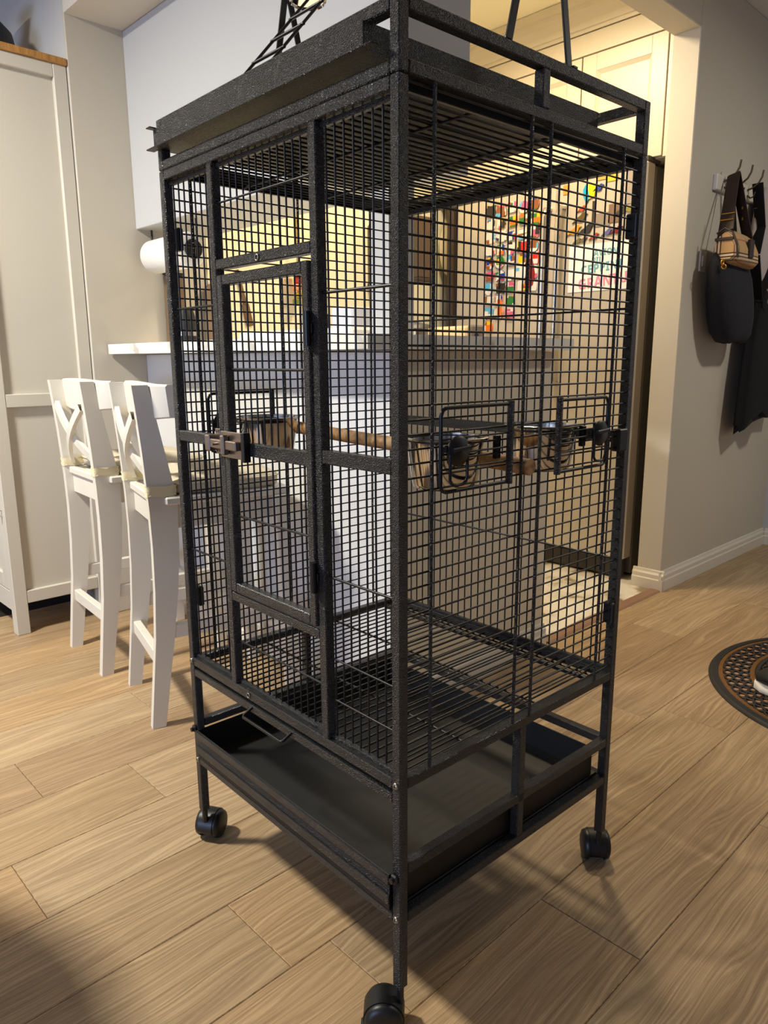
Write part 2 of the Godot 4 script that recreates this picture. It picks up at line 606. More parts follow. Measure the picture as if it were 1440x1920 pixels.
func floors() -> void:
	# the wood floor: planks 195 mm wide that run along z
	var root := Node3D.new()
	root.name = "floor"
	root.set_meta("kind", "structure")
	add_child(root)
	tag(root, "greyish oak laminate floor of long planks", "floor")
	obj("underlay", bx(Vector3(-5.1, -0.06, -6.5), Vector3(3.4, -0.0085, 3.45)), M.plank_edge, root)
	var joints := {0: 0.04, 1: -0.0415, 2: 0.62, 3: 0.92, 4: 0.04, 5: -0.161, -1: 0.382, -2: 0.9}
	for k in range(-9, 12):
		var x0 := 0.015 + 0.195 * k
		var x1 := x0 + 0.195
		if x0 > 3.0:
			break
		var z: float = joints.get(k - 0, 0.0) if joints.has(k) else fposmod(k * 0.437, 1.2)
		var L := 1.21
		var zz := z
		while zz > -1.6:
			zz -= L
		while zz < 3.45:
			var a := maxf(zz, -1.9)
			var b := minf(zz + L, 3.446)
			var far := x1
			if x0 > 0.55:
				if a > 0.68:
					break
				b = minf(b, 0.699)
			if b - a > 0.02:
				var p := Mesher.new()
				plank(p, x0 + 0.0005, far - 0.0005, a + 0.0005, b - 0.0005)
				obj("plank", p, M.floor[rng.randi_range(0, 3)], root)
			zz += L
	# last board against the opening
	for r in [Vector2(0.70, 2.0), Vector2(2.0, 3.2), Vector2(3.2, 3.446)]:
		var q := Mesher.new()
		plank(q, 0.6005, 0.7095, r.x + 0.0005, r.y - 0.0005)
		obj("plank", q, M.floor[1], root)
	# kitchen tiles
	var tf := Node3D.new()
	tf.name = "floor_kitchen"
	tf.set_meta("kind", "structure")
	add_child(tf)
	tag(tf, "pale marble-look kitchen floor tiles beyond the threshold", "floor")
	for i in 3:
		for j in 3:
			var x := 0.745 + 0.45 * i
			var zq := 1.45 + 0.52 * j
			obj("tile", bx(Vector3(x + 0.001, -0.02, zq + 0.001), Vector3(minf(x + 0.449, 2.08), 0.002, minf(zq + 0.519, 2.96)), 0.001), M.tile, tf)
	var th := Mesher.new()
	th.prism(PackedVector2Array([Vector2(0.702, -0.02), Vector2(0.752, -0.02), Vector2(0.748, 0.006), Vector2(0.71, 0.006), Vector2(0.702, 0.001)]), 1.44, 2.275)
	struct("trim_1", th, M.threshold, "brown threshold strip between wood floor and kitchen tiles", "threshold")

func plank(m: Mesher, x0: float, x1: float, z0: float, z1: float) -> void:
	var e := 0.0012
	var u0 := rng.randf() * 0.62
	var v0 := rng.randf() * maxf(0.0, 0.98 - (z1 - z0) / 1.8)
	var y := 0.0
	var a := Vector3(x0 + e, y, z1 - e)
	var b := Vector3(x1 - e, y, z1 - e)
	var c := Vector3(x1 - e, y, z0 + e)
	var d := Vector3(x0 + e, y, z0 + e)
	var sx := (x1 - x0) / 0.55
	var sz := (z1 - z0) / 1.8
	var N := Vector3.UP
	var ua := Vector2(u0, v0)
	var ub := Vector2(u0 + sx, v0)
	var uc := Vector2(u0 + sx, v0 + sz)
	var ud := Vector2(u0, v0 + sz)
	m.tri(a, b, c, N, N, N, ua, ub, uc)
	m.tri(a, c, d, N, N, N, ua, uc, ud)
	var o := [Vector3(x0, -e, z1), Vector3(x1, -e, z1), Vector3(x1, -e, z0), Vector3(x0, -e, z0)]
	var t := [a, b, c, d]
	for i in 4:
		var j := (i + 1) % 4
		m.quad(o[i], o[j], t[j], t[i])
		var lo: Vector3 = o[i] - Vector3(0, 0.007, 0)
		var lj: Vector3 = o[j] - Vector3(0, 0.007, 0)
		m.quad(lo, lj, o[j], o[i])

func peninsula() -> void:
	var w := Mesher.new()
	w.box(Vector3(0.72, 0, 0.70), Vector3(2.083, 0.997, 1.40), 0.003)
	struct("wall_peninsula", w, M.bar_wall, "low white wall under the bar counter", "wall")
	w = Mesher.new()
	w.box(Vector3(0.72, 1.036, 0.695), Vector3(0.803, 1.453, 0.775), 0.003)
	struct("wall_post", w, M.wall_cool, "short white post between bar counter and boxed wall", "wall")
	w = Mesher.new()
	w.box(Vector3(0.7135, 0, 0.702), Vector3(0.7199, 0.996, 1.40), 0.001)
	struct("trim_2", w, M.end_panel, "cream end panel of the low bar wall facing the hall", "panel")
	var prof := PackedVector2Array([Vector2(0, 0), Vector2(0.017, 0), Vector2(0.017, 0.045), Vector2(0.013, 0.050), Vector2(0.013, 0.066), Vector2(0.007, 0.074), Vector2(0.005, 0.084), Vector2(0, 0.086)])
	w = Mesher.new()
	w.prism(prof, 0.0, 0.72, Transform3D(Basis(Vector3(-1, 0, 0), Vector3(0, 1, 0), Vector3(0, 0, -1)), Vector3(0.7135, 0, 1.41)))
	w.prism(prof, 0.0, 1.36, Transform3D(Basis(Vector3(0, 0, -1), Vector3(0, 1, 0), Vector3(1, 0, 0)), Vector3(0.72, 0, 0.70)))
	struct("baseboard_peninsula", w, M.trim, "white baseboard round the low bar wall", "baseboard")
	var s := Mesher.new()
	s.prism(PackedVector2Array([Vector2(0.655, -0.55), Vector2(2.077, -0.55), Vector2(2.077, -1.43), Vector2(0.655, -1.43)]), 0.999, 1.034, Transform3D(Basis(Vector3(1, 0, 0), Vector3(0, 0, -1), Vector3(0, 1, 0)), Vector3.ZERO))
	tag(obj("bar_counter", s, M.slab), "white stone bar counter slab over the stools", "counter")

# ---------------------------------------------------------------- bird cage
const CW := 0.600
const CD := 0.548

func bar_mesh(l: float, r: float) -> ArrayMesh:
	var key := "%.4f_%.4f" % [l, r]
	if not bar_cache.has(key):
		var m := Mesher.new()
		m.rod(Vector3.ZERO, Vector3(0, l, 0), r, 8)
		bar_cache[key] = m.done()
	return bar_cache[key]

func bar(parent: Node, a: Vector3, b: Vector3, r: float, called := "bar") -> void:
	var o := put(called, bar_mesh((b - a).length(), r), M.wire, parent)
	var y := (b - a).normalized()
	var x := Vector3(1, 0, 0) if absf(y.x) < 0.9 else Vector3(0, 0, 1)
	x = (x - y * x.dot(y)).normalized()
	o.transform = Transform3D(Basis(x, y, x.cross(y)), a)

func cbox(lo: Vector3, hi: Vector3) -> Mesher:
	return bx(lo, hi, 0.0014)

func bird_cage() -> void:
	var c := thing("bird_cage", "tall black hammered-metal bird cage on casters in the middle of the room", "cage", Vector3.ZERO, deg_to_rad(-1.7))
	var t := 0.016
	var W := CW
	var D := CD
	for p in [Vector2(0, 0), Vector2(W - t, 0), Vector2(0, D - t), Vector2(W - t, D - t)]:
		obj("corner_post", cbox(Vector3(p.x, 0.0747, p.y), Vector3(p.x + t, 1.2899, p.y + t)), M.cage, c)
		obj("top_post", cbox(Vector3(p.x, 1.2909, p.y), Vector3(p.x + t, 1.371, p.y + t)), M.cage, c)
	# rails of the top frame and of the stand
	for y in [1.2909, 1.3555]:
		obj("top_rail", cbox(Vector3(t, y, 0), Vector3(W - t, y + 0.0155, t)), M.cage, c)
		obj("top_rail", cbox(Vector3(t, y, D - t), Vector3(W - t, y + 0.0155, D)), M.cage, c)
		obj("top_rail", cbox(Vector3(0, y, t), Vector3(t, y + 0.0155, D - t)), M.cage, c)
		obj("top_rail", cbox(Vector3(W - t, y, t), Vector3(W, y + 0.0155, D - t)), M.cage, c)
	for x in [0.0, W - t]:
		obj("top_upright", cbox(Vector3(x, 1.3064, 0.266), Vector3(x + t, 1.3555, 0.282)), M.cage, c)
		obj("stand_upright", cbox(Vector3(x, 0.197, 0.266), Vector3(x + t, 0.3935, 0.282)), M.cage, c)
		for r in [0.3935, 0.2595, 0.1815]:
			obj("side_rail", cbox(Vector3(x, r, t), Vector3(x + t, r + 0.016, D - t)), M.cage, c)
	for r in [0.3715, 0.1815]:
		obj("stand_rail", cbox(Vector3(t, r, 0), Vector3(W - t, r + 0.014, t)), M.cage, c)
	for r in [0.3935, 0.2595, 0.1815]:
		obj("rear_rail", cbox(Vector3(t, r, D - t), Vector3(W - t, r + 0.016, D)), M.cage, c)
	# front panel
	var fr := Mesher.new()
	var z1 := t
	fr.box(Vector3(t, 1.2745, 0), Vector3(W - t, 1.2899, z1), 0.0014)
	fr.box(Vector3(t, 0.3930, 0), Vector3(W - t, 0.4095, z1), 0.0014)
	for x in [0.158, 0.4245]:
		fr.box(Vector3(x, 0.4095, 0), Vector3(x + t, 1.2745, z1), 0.0014)
	for y in [1.1145, 0.5665]:
		fr.box(Vector3(0.174, y, 0), Vector3(0.4245, y + 0.0155, z1), 0.0014)
	fr.box(Vector3(0.4405, 0.8315, 0), Vector3(W - t, 0.8505, z1), 0.0014)
	fr.box(Vector3(t, 0.8315, 0), Vector3(0.158, 0.8505, z1), 0.0014)
	# slim inner lip under the top rail and above the bottom rail
	fr.box(Vector3(t, 1.2665, 0.008), Vector3(W - t, 1.2735, 0.016), 0.001)
	fr.box(Vector3(t, 0.4105, 0.007), Vector3(W - t, 0.4165, 0.016), 0.001)
	var front := obj("front_frame", fr, M.cage, c)
	var r1 := 0.00145
	var zb := 0.0135
	var xs := []
	for k in 32:
		xs.append(0.0234 + 0.01845 * k)
	for x in xs:
		if x > 0.018 and x < 0.157:
			bar(front, Vector3(x, 0.41, zb), Vector3(x, 0.832, zb), r1)
			bar(front, Vector3(x, 0.850, zb), Vector3(x, 1.275, zb), r1)
		elif x > 0.442 and x < 0.582:
			bar(front, Vector3(x, 0.41, zb), Vector3(x, 0.832, zb), r1)
			bar(front, Vector3(x, 0.850, zb), Vector3(x, 1.275, zb), r1)
		elif x > 0.176 and x < 0.423:
			bar(front, Vector3(x, 1.129, zb), Vector3(x, 1.275, zb), r1)
			bar(front, Vector3(x, 0.41, zb), Vector3(x, 0.567, zb), r1)
	for s in [[0.158, 0.016], [W - t, 0.4405]]:
		for y in [1.0625, 0.665 if s[0] < 0.3 else 0.627]:
			bar(front, Vector3(s[0], y, 0.0095), Vector3(s[1], y, 0.0095), 0.0021, "cross_rod")
	bar(front, Vector3(0.174, 1.215, 0.0095), Vector3(0.4245, 1.215, 0.0095), 0.0017, "cross_rod")
	bar(front, Vector3(0.174, 0.49, 0.0095), Vector3(0.4245, 0.49, 0.0095), 0.0017, "cross_rod")
	for y in [0.475, 0.54]:
		bar(front, Vector3(0.016, y, 0.0095), Vector3(0.158, y, 0.0095), 0.0015, "cross_rod")
	# door
	var dm := Mesher.new()
	var d0 := -0.003
	dm.box(Vector3(0.1775, 0.5855, d0), Vector3(0.1925, 1.1055, 0.013), 0.0014)
	dm.box(Vector3(0.4035, 0.5855, d0), Vector3(0.4200, 1.1055, 0.013), 0.0014)
	dm.box(Vector3(0.1925, 1.0895, d0), Vector3(0.4035, 1.1055, 0.013), 0.0014)
	dm.box(Vector3(0.1925, 0.5855, d0), Vector3(0.4035, 0.6020, 0.013), 0.0014)
	dm.box(Vector3(0.1925, 0.8240, 0.0), Vector3(0.4035, 0.8450, 0.013), 0.0014)
	var door := obj("door", dm, M.cage, c)
	for k in 11:
		var x := 0.2075 + 0.0182 * k
		bar(door, Vector3(x, 0.600, 0.0105), Vector3(x, 1.091, 0.0105), r1)
	for y in [0.960, 0.7185]:
		bar(door, Vector3(0.1925, y, 0.0065), Vector3(0.4035, y, 0.0065), 0.0021, "cross_rod")
	for y in [0.993, 0.640]:
		var hm := Mesher.new()
		hm.rod(Vector3(0.1762, y, -0.006), Vector3(0.1762, y + 0.046, -0.006), 0.0052, 12)
		hm.box(Vector3(0.170, y + 0.016, -0.004), Vector3(0.186, y + 0.03, 0.0), 0.001)
		obj("hinge", hm, M.wire, door)
	# slide latch of nickel plate
	var lm := Mesher.new()
	lm.box(Vector3(0.3555, 0.8175, -0.0055), Vector3(0.4265, 0.8605, -0.003), 0.0008)
	lm.box(Vector3(0.4335, 0.8205, -0.0025), Vector3(0.4490, 0.8630, 0.0), 0.0008)
	var latch := obj("latch_plate", lm, M.nickel, c)
	lm = Mesher.new()
	lm.box(Vector3(0.3660, 0.8315, -0.0145), Vector3(0.4560, 0.8465, -0.0055), 0.0015)
	lm.rod(Vector3(0.428, 0.839, -0.0145), Vector3(0.428, 0.839, -0.021), 0.0022, 10)
	obj("latch_bolt", lm, M.nickel, latch)
	lm = Mesher.new()
	lm.box(Vector3(0.3990, 0.8230, -0.0175), Vector3(0.4100, 0.8550, -0.0055), 0.002)
	obj("latch_keeper", lm, M.nickel, latch)
	obj("latch_staple", bx(Vector3(0.4470, 0.8255, -0.0165), Vector3(0.4620, 0.8525, 0.0), 0.002), M.nickel, latch)
	for p in [Vector2(0.361, 0.8555), Vector2(0.361, 0.8225), Vector2(0.4215, 0.8555), Vector2(0.4180, 0.8225), Vector2(0.4405, 0.8585), Vector2(0.4405, 0.8250)]:
		lm = Mesher.new()
		lm.lathe([Vector2(0.0023, 0), Vector2(0.0018, 0.0012), Vector2(0, 0.0016)], 12, Transform3D(Basis(Vector3.RIGHT, -PI / 2), Vector3(p.x, p.y, -0.0045)))
		obj("rivet", lm, M.screw, latch)
	lm = Mesher.new()
	lm.box(Vector3(0.345, 0.815, -0.0115), Vector3(0.3545, 0.862, 0.001), 0.001)
	obj("latch_guard", lm, M.caster, latch)
	# eyelets for the feeding slots
	for p in [Vector2(0.3036, 1.1215), Vector2(0.3847, 0.4015)]:
		lm = Mesher.new()
		lm.tube(ring(Vector3(p.x, p.y, -0.0006), 0.0042, Vector3.BACK, 20), 0.0012, 8, true)
		obj("eyelet", lm, M.screw, c)
		lm = Mesher.new()
		lm.lathe([Vector2(0, 0.0004), Vector2(0.0035, 0.0003), Vector2(0.0035, 0)], 16, Transform3D(Basis(Vector3.RIGHT, -PI / 2), Vector3(p.x, p.y, 0.0)))
		obj("eyelet_hole", lm, M.black, c)
	# screws in the corner posts
	for p in [Vector2(0.592, 0.4013), Vector2(0.008, 0.4013), Vector2(0.592, 0.1893), Vector2(0.008, 0.1893)]:
		lm = Mesher.new()
		lm.lathe([Vector2(0.0052, 0), Vector2(0.0050, 0.0014), Vector2(0.0036, 0.0026), Vector2(0.0016, 0.003), Vector2(0.0014, 0.0014), Vector2(0, 0.0014)], 20, Transform3D(Basis(Vector3.RIGHT, -PI / 2), Vector3(p.x, p.y, 0)))
		obj("screw", lm, M.screw, c)
	for x in [0.592, 0.008]:
		lm = Mesher.new()
		lm.box(Vector3(x - 0.006, 0.2505, -0.006), Vector3(x + 0.006, 0.2645, 0.0), 0.002)
		lm.rod(Vector3(x, 0.2575, -0.006), Vector3(x, 0.2575, -0.0105), 0.0042, 12)
		obj("tray_catch", lm, M.caster, c)
	# side panels of horizontal bars with a few uprights
	for side in 2:
		var x := 0.0045 if side == 0 else W - 0.0045
		var sm := Mesher.new()
		for z in [0.058, 0.245, 0.2885, 0.478]:
			sm.rod(Vector3(x - (0.004 if side == 0 else -0.004), 0.4095, z), Vector3(x - (0.004 if side == 0 else -0.004), 1.2909, z), 0.0026, 10)
		var sp := obj("side_panel", sm, M.cage, c)
		var k := 0
		while true:
			var y := 0.4217 + 0.01836 * k
			if y > 1.285:
				break
			bar(sp, Vector3(x, y, t), Vector3(x, y, D - t), r1)
			k += 1
		var zz := 0.5185 if side == 0 else 0.0255
		for y in [1.163, 0.508]:
			var hb := Mesher.new()
			hb.box(Vector3(x - 0.009, y, zz - 0.004), Vector3(x + 0.009, y + 0.0385, zz + 0.007), 0.002)
			hb.rod(Vector3(x - (0.008 if side == 0 else -0.008), y + 0.002, zz), Vector3(x - (0.008 if side == 0 else -0.008), y + 0.0365, zz), 0.005, 10)
			obj("side_hinge", hb, M.caster, sp)
		feeder(c, side, x)
	# plate catch on the right rear post
	var pc := Mesher.new()
	pc.box(Vector3(-0.004, 0.8185, 0.508), Vector3(0.012, 0.8565, 0.5335), 0.002)
	pc.tube(PackedVector3Array([Vector3(0.006, 0.853, 0.512), Vector3(0.006, 0.853, 0.49), Vector3(0.006, 0.824, 0.49), Vector3(0.006, 0.824, 0.512)]), 0.0022, 8)
	obj("side_catch", pc, M.caster, c)
	# back panel of upright bars with a middle rail
	obj("rear_rail", cbox(Vector3(t, 1.2745, D - t), Vector3(W - t, 1.2899, D)), M.cage, c)
	obj("rear_lip", cbox(Vector3(t, 0.410, D - t), Vector3(W - t, 0.418, D - 0.008)), M.cage, c)
	var back := obj("back_rail", cbox(Vector3(t, 0.8310, D - t), Vector3(W - t, 0.8500, D)), M.cage, c)
	for k in 30:
		var x := 0.0205 + 0.0186 * k + 0.008
		if x < W - t - 0.004:
			bar(back, Vector3(x, 0.41, D - 0.011), Vector3(x, 1.2745, D - 0.011), r1)
	for y in [1.055, 0.6245]:
		bar(back, Vector3(t, y, D - 0.014), Vector3(W - t, y, D - 0.014), 0.0021, "cross_rod")
	# roof grille
	var gm := Mesher.new()
	for z in [0.152, 0.317, 0.46]:
		gm.rod(Vector3(t, 1.2818, z), Vector3(W - t, 1.2818, z), 0.0022, 8)
	gm.box(Vector3(t, 1.2795, t), Vector3(t + 0.007, 1.2895, D - t), 0.001)
	gm.box(Vector3(W - t - 0.007, 1.2795, t), Vector3(W - t, 1.2895, D - t), 0.001)
	var roof := obj("roof_grille", gm, M.wire, c)
	for k in 31:
		var x := 0.028 + 0.01815 * k
		if x < W - t - 0.008:
			bar(roof, Vector3(x, 1.2850, t), Vector3(x, 1.2850, D - t), 0.0017)
	# floor grate
	gm = Mesher.new()
	for z in [0.030, 0.165, 0.352, 0.520]:
		gm.rod(Vector3(t, 0.3962, z), Vector3(W - t, 0.3962, z), 0.0022, 8)
	gm.box(Vector3(t, 0.392, 0.500), Vector3(W - t, 0.400, 0.506), 0.001)
	gm.box(Vector3(t, 0.378, 0.017), Vector3(W - t, 0.3925, 0.0225), 0.001)
	var gh := Mesher.new()
	gh.tube(PackedVector3Array([Vector3(0.376, 0.384, 0.006), Vector3(0.376, 0.3735, -0.016), Vector3(0.373, 0.3718, -0.0195), Vector3(0.26, 0.3718, -0.0195), Vector3(0.257, 0.3735, -0.016), Vector3(0.257, 0.384, 0.006)]), 0.0026, 10)
	var grate := obj("floor_grate", gm, M.wire, c)
	obj("grate_handle", gh, M.wire, grate)
	for k in 31:
		var x := 0.026 + 0.0184 * k
		if x < W - t - 0.004:
			bar(grate, Vector3(x, 0.400, 0.02), Vector3(x, 0.400, D - t), 0.0017)
	# top tray: rolled lips front and rear
	obj("top_tray", tray_mesh(0.0525, 0.5965, -0.0075, 0.482, 1.3235, 1.3545, true), M.cage, c)
	# dropping tray
	obj("dropping_tray", tray_mesh(0.0185, W - 0.0185, -0.004, 0.515, 0.2020, 0.2585, false), M.tray, c)
	var lip := Mesher.new()
	lip.box(Vector3(0.0165, 0.2440, -0.0075), Vector3(W - 0.0165, 0.2585, -0.0042), 0.001)
	lip.box(Vector3(0.0165, 0.2115, -0.0075), Vector3(W - 0.0165, 0.2285, -0.0042), 0.001)
	lip.box(Vector3(0.0165, 0.2285, -0.0050), Vector3(W - 0.0165, 0.2440, -0.0042), 0.0004)
	obj("tray_front", lip, M.cage, c)
	# tray runners
	for x in [t + 0.0005, W - t - 0.0125]:
		obj("tray_runner", cbox(Vector3(x, 0.1935, 0.016), Vector3(x + 0.012, 0.2005, D - t)), M.wire, c)
	# play stand: two A-shaped flat bars and a ladder
	for side in 2:
		var x := 0.008 if side == 0 else W - 0.008
		var apex := Vector3(x, 1.655, 0.272)
		for s in [-1.0, 1.0]:
			var foot := Vector3(x, 1.371, 0.2665 + s * 0.0675)
			if side == 1:
				foot = Vector3(x, 1.371, 0.2815 + s * 0.0605)
			var am := Mesher.new()
			am.beam(foot, apex, 0.0125, 0.0035, Vector3(0, 0, 1), 0.0006)
			am.box(Vector3(x - 0.007, 1.371, foot.z - (0.012 if s < 0 else -0.001)), Vector3(x + 0.007, 1.3745, foot.z + (0.012 if s > 0 else -0.001)), 0.0008)
			obj("stand_arm", am, M.wire, c)
	var pm := Mesher.new()
	pm.rod(Vector3(0.002, 1.655, 0.272), Vector3(W - 0.002, 1.655, 0.272), 0.009, 14)
	obj("stand_perch", pm, M.perch, c)
	var lad := Mesher.new()
	for x in [0.365, 0.4447]:
		lad.rod(Vector3(x, 1.362, 0.029), Vector3(x, 1.648, 0.287), 0.0024, 8)
	var ladder := obj("ladder", lad, M.wire, c)
	for k in 7:
		var f := 0.10 + 0.0375 * (k - 1)
		var y := 1.441 + (f - 0.1) * 1.109
		bar(ladder, Vector3(0.360, y, f), Vector3(0.450, y, f), 0.0026, "rung")
	# casters
	var spots := [[0.008, 0.008, 46.0], [W - 0.008, 0.008, -57.0], [0.008, D - 0.008, -45.0], [W - 0.008, D - 0.008, 200.0]]
	for s in spots:
		caster(c, Vector3(s[0], 0, s[1]), deg_to_rad(s[2]))

func ring(o: Vector3, r: float, axis: Vector3, cnt: int) -> PackedVector3Array:
	var u := Vector3.UP if absf(axis.y) < 0.9 else Vector3.RIGHT
	u = (u - axis * u.dot(axis)).normalized()
	var w := axis.cross(u)
	var p := PackedVector3Array()
	for i in cnt:
		var a := TAU * i / cnt
		p.append(o + (u * cos(a) + w * sin(a)) * r)
	return p

func tray_mesh(x0: float, x1: float, z0: float, z1: float, y0: float, y1: float, lips: bool) -> Mesher:
	var m := Mesher.new()
	var k := 0.0018
	m.box(Vector3(x0, y0, z0), Vector3(x1, y0 + k, z1))
	m.box(Vector3(x0, y0 + k, z0), Vector3(x1, y1, z0 + k), 0.0005)
	m.box(Vector3(x0, y0 + k, z1 - k), Vector3(x1, y1, z1), 0.0005)
	m.box(Vector3(x0, y0 + k, z0 + k), Vector3(x0 + k, y1, z1 - k))
	m.box(Vector3(x1 - k, y0 + k, z0 + k), Vector3(x1, y1, z1 - k))
	if lips:
		m.box(Vector3(x0 - 0.026, y0 - 0.0022, z0 - 0.0105), Vector3(x1 + 0.008, y0, z0 + 0.004), 0.0006)
		m.box(Vector3(x1 - 0.006, y1 + 0.001, z0 - 0.009), Vector3(x1 + 0.008, y1 + 0.003, z0 + 0.004), 0.0006)
		m.box(Vector3(x0, y1 - 0.004, z1), Vector3(x1, y1, z1 + 0.009), 0.0006)
	return m

func caster(c: Node, at: Vector3, turn: float) -> void:
	var b := Basis(Vector3.UP, turn)
	# stem
	var s := Mesher.new()
	s.rod(at + Vector3(0, 0.046, 0), at + Vector3(0, 0.0747, 0), 0.0055, 12)
	var stem := obj("caster", s, M.caster, c)
	# hood: half drum round the axle, offset from the stem
	var ax := b * Vector3(0, 0, 1)
	var o := at + b * Vector3(0.024, 0.0, 0) + Vector3(0, 0.0285, 0)
	var h := Mesher.new()
	var poly := PackedVector2Array()
	for i in 19:
		var a := deg_to_rad(-18.0 + 216.0 * i / 18)
		poly.append(Vector2(cos(a), sin(a)) * 0.0305)
	h.prism(poly, -0.015, 0.015, Transform3D(Basis(b * Vector3(1, 0, 0), Vector3.UP, ax), o), true)
	obj("caster_hood", h, M.caster, stem)
	for q in [-1.0, 1.0]:
		var w := Mesher.new()
		var bb := Basis(b * Vector3(1, 0, 0), ax * q, (b * Vector3(1, 0, 0)).cross(ax * q))
		w.lathe([Vector2(0, 0.0152), Vector2(0.0285, 0.0152), Vector2(0.0285, 0.0185), Vector2(0.0265, 0.0235), Vector2(0.020, 0.0265), Vector2(0.010, 0.0275), Vector2(0, 0.0278)], 32, Transform3D(bb, o))
		obj("wheel", w, M.caster, stem)
	var br := Mesher.new()
	br.box(Vector3(0.024, -0.006, -0.008), Vector3(0.041, -0.001, 0.008), 0.0015, Transform3D(b * Basis(Vector3(0, 0, 1), -0.5), o))
	obj("brake_lever", br, M.caster, stem)

func feeder(c: Node, side: int, x: float) -> void:
	var s := -1.0 if side == 0 else 1.0
	for k in (2 if side == 0 else 1):
		# swing frame of round wire with a thick hinge tube
		var near: float = 0.0716 if k == 0 else 0.4685
		var far: float = 0.2085 if k == 0 else 0.3345
		var hinge: float = 0.2143 if k == 0 else 0.3325
		var fx := x + s * 0.0065
		var rx := 0.010 * signf(far - near)
		var p := PackedVector3Array([Vector3(fx, 0.9125, far), Vector3(fx, 0.9125, near + rx), Vector3(fx, 0.9095, near + rx * 0.3), Vector3(fx, 0.9025, near), Vector3(fx, 0.8117, near), Vector3(fx, 0.8047, near + rx * 0.3), Vector3(fx, 0.8017, near + rx), Vector3(fx, 0.8017, far)])
		var m := Mesher.new()
		m.tube(p, 0.0028, 10)
		for y in [0.872, 0.852, 0.832]:
			m.rod(Vector3(fx, y, near), Vector3(fx, y, far), 0.0014, 8)
		var f := obj("feeder_frame", m, M.wire, c)
		m = Mesher.new()
		m.rod(Vector3(fx, 0.7985, hinge), Vector3(fx, 0.9165, hinge), 0.0052, 12)
		obj("feeder_hinge", m, M.cage, f)
		# black bolt with wing and wire loop
		var kz := near + (0.0285 if k == 0 else -0.0285)
		m = Mesher.new()
		var bb := Basis(Vector3(0, 0, 1), Vector3(s, 0, 0), Vector3(0, s, 0))
		m.lathe([Vector2(0, -0.001), Vector2(0.0195, -0.001), Vector2(0.0205, 0.003), Vector2(0.017, 0.0065), Vector2(0, 0.0075)], 24, Transform3D(bb, Vector3(fx + s * 0.003, 0.8555, kz)), true, 1.0, 1.02)
		m.rod(Vector3(fx + s * 0.012, 0.8585, kz - 0.019), Vector3(fx + s * 0.012, 0.8605, kz + 0.015), 0.0034, 10)
		m.box(Vector3(fx - 0.004, 0.8545, kz - 0.024), Vector3(fx + 0.004, 0.8645, kz - 0.014), 0.002)
		obj("feeder_bolt", m, M.caster, f)
		m = Mesher.new()
		var lx := fx + s * 0.0065
		m.tube(PackedVector3Array([Vector3(lx, 0.852, kz - 0.017), Vector3(lx, 0.818, kz - 0.017), Vector3(lx, 0.812, kz - 0.012), Vector3(lx, 0.8105, kz - 0.004), Vector3(lx, 0.8105, kz + 0.008), Vector3(lx, 0.814, kz + 0.014), Vector3(lx, 0.820, kz + 0.0165), Vector3(lx, 0.850, kz + 0.0165)]), 0.0022, 8)
		obj("bolt_loop", m, M.wire, f)
		# ring that carries the bowl, inside the cage
		var bz: float = 0.148 if k == 0 else 0.3786
		var bx0 := 0.062 if side == 0 else CW - 0.068
		m = Mesher.new()
		m.tube(ring(Vector3(bx0, 0.8625, bz), 0.0555, Vector3.UP, 36), 0.0019, 8, true)
		m.box(Vector3(minf(x, bx0 - s * -0.05), 0.835, bz + (0.045 if k == 0 else 0.03)), Vector3(minf(x, bx0 - s * -0.05) + 0.008, 0.868, bz + (0.055 if k == 0 else 0.04)), 0.001)
		m.rod(Vector3(x, 0.8625, bz - 0.03), Vector3(bx0 + s * 0.045, 0.8625, bz - 0.03), 0.0019, 8)
		m.rod(Vector3(x, 0.8625, bz + 0.03), Vector3(bx0 + s * 0.045, 0.8625, bz + 0.03), 0.0019, 8)
		obj("bowl_ring", m, M.wire, f)

func bowl_mesh(rt: float, rb: float, h: float) -> Mesher:
	var m := Mesher.new()
	m.lathe([Vector2(0, 0.003), Vector2(rb - 0.004, 0.003), Vector2(rb - 0.002, 0), Vector2(rb, 0.001), Vector2(rb + 0.002, 0.006), Vector2(rt - 0.0045, h - 0.004), Vector2(rt, h - 0.003), Vector2(rt + 0.0012, h - 0.001), Vector2(rt, h), Vector2(rt - 0.006, h - 0.0006), Vector2(rb + 0.0005, 0.007), Vector2(rb - 0.002, 0.0045), Vector2(0, 0.0045)], 48)
	return m

func cage_point(p: Vector3) -> Vector3:
	return Basis(Vector3.UP, deg_to_rad(-1.7)) * p

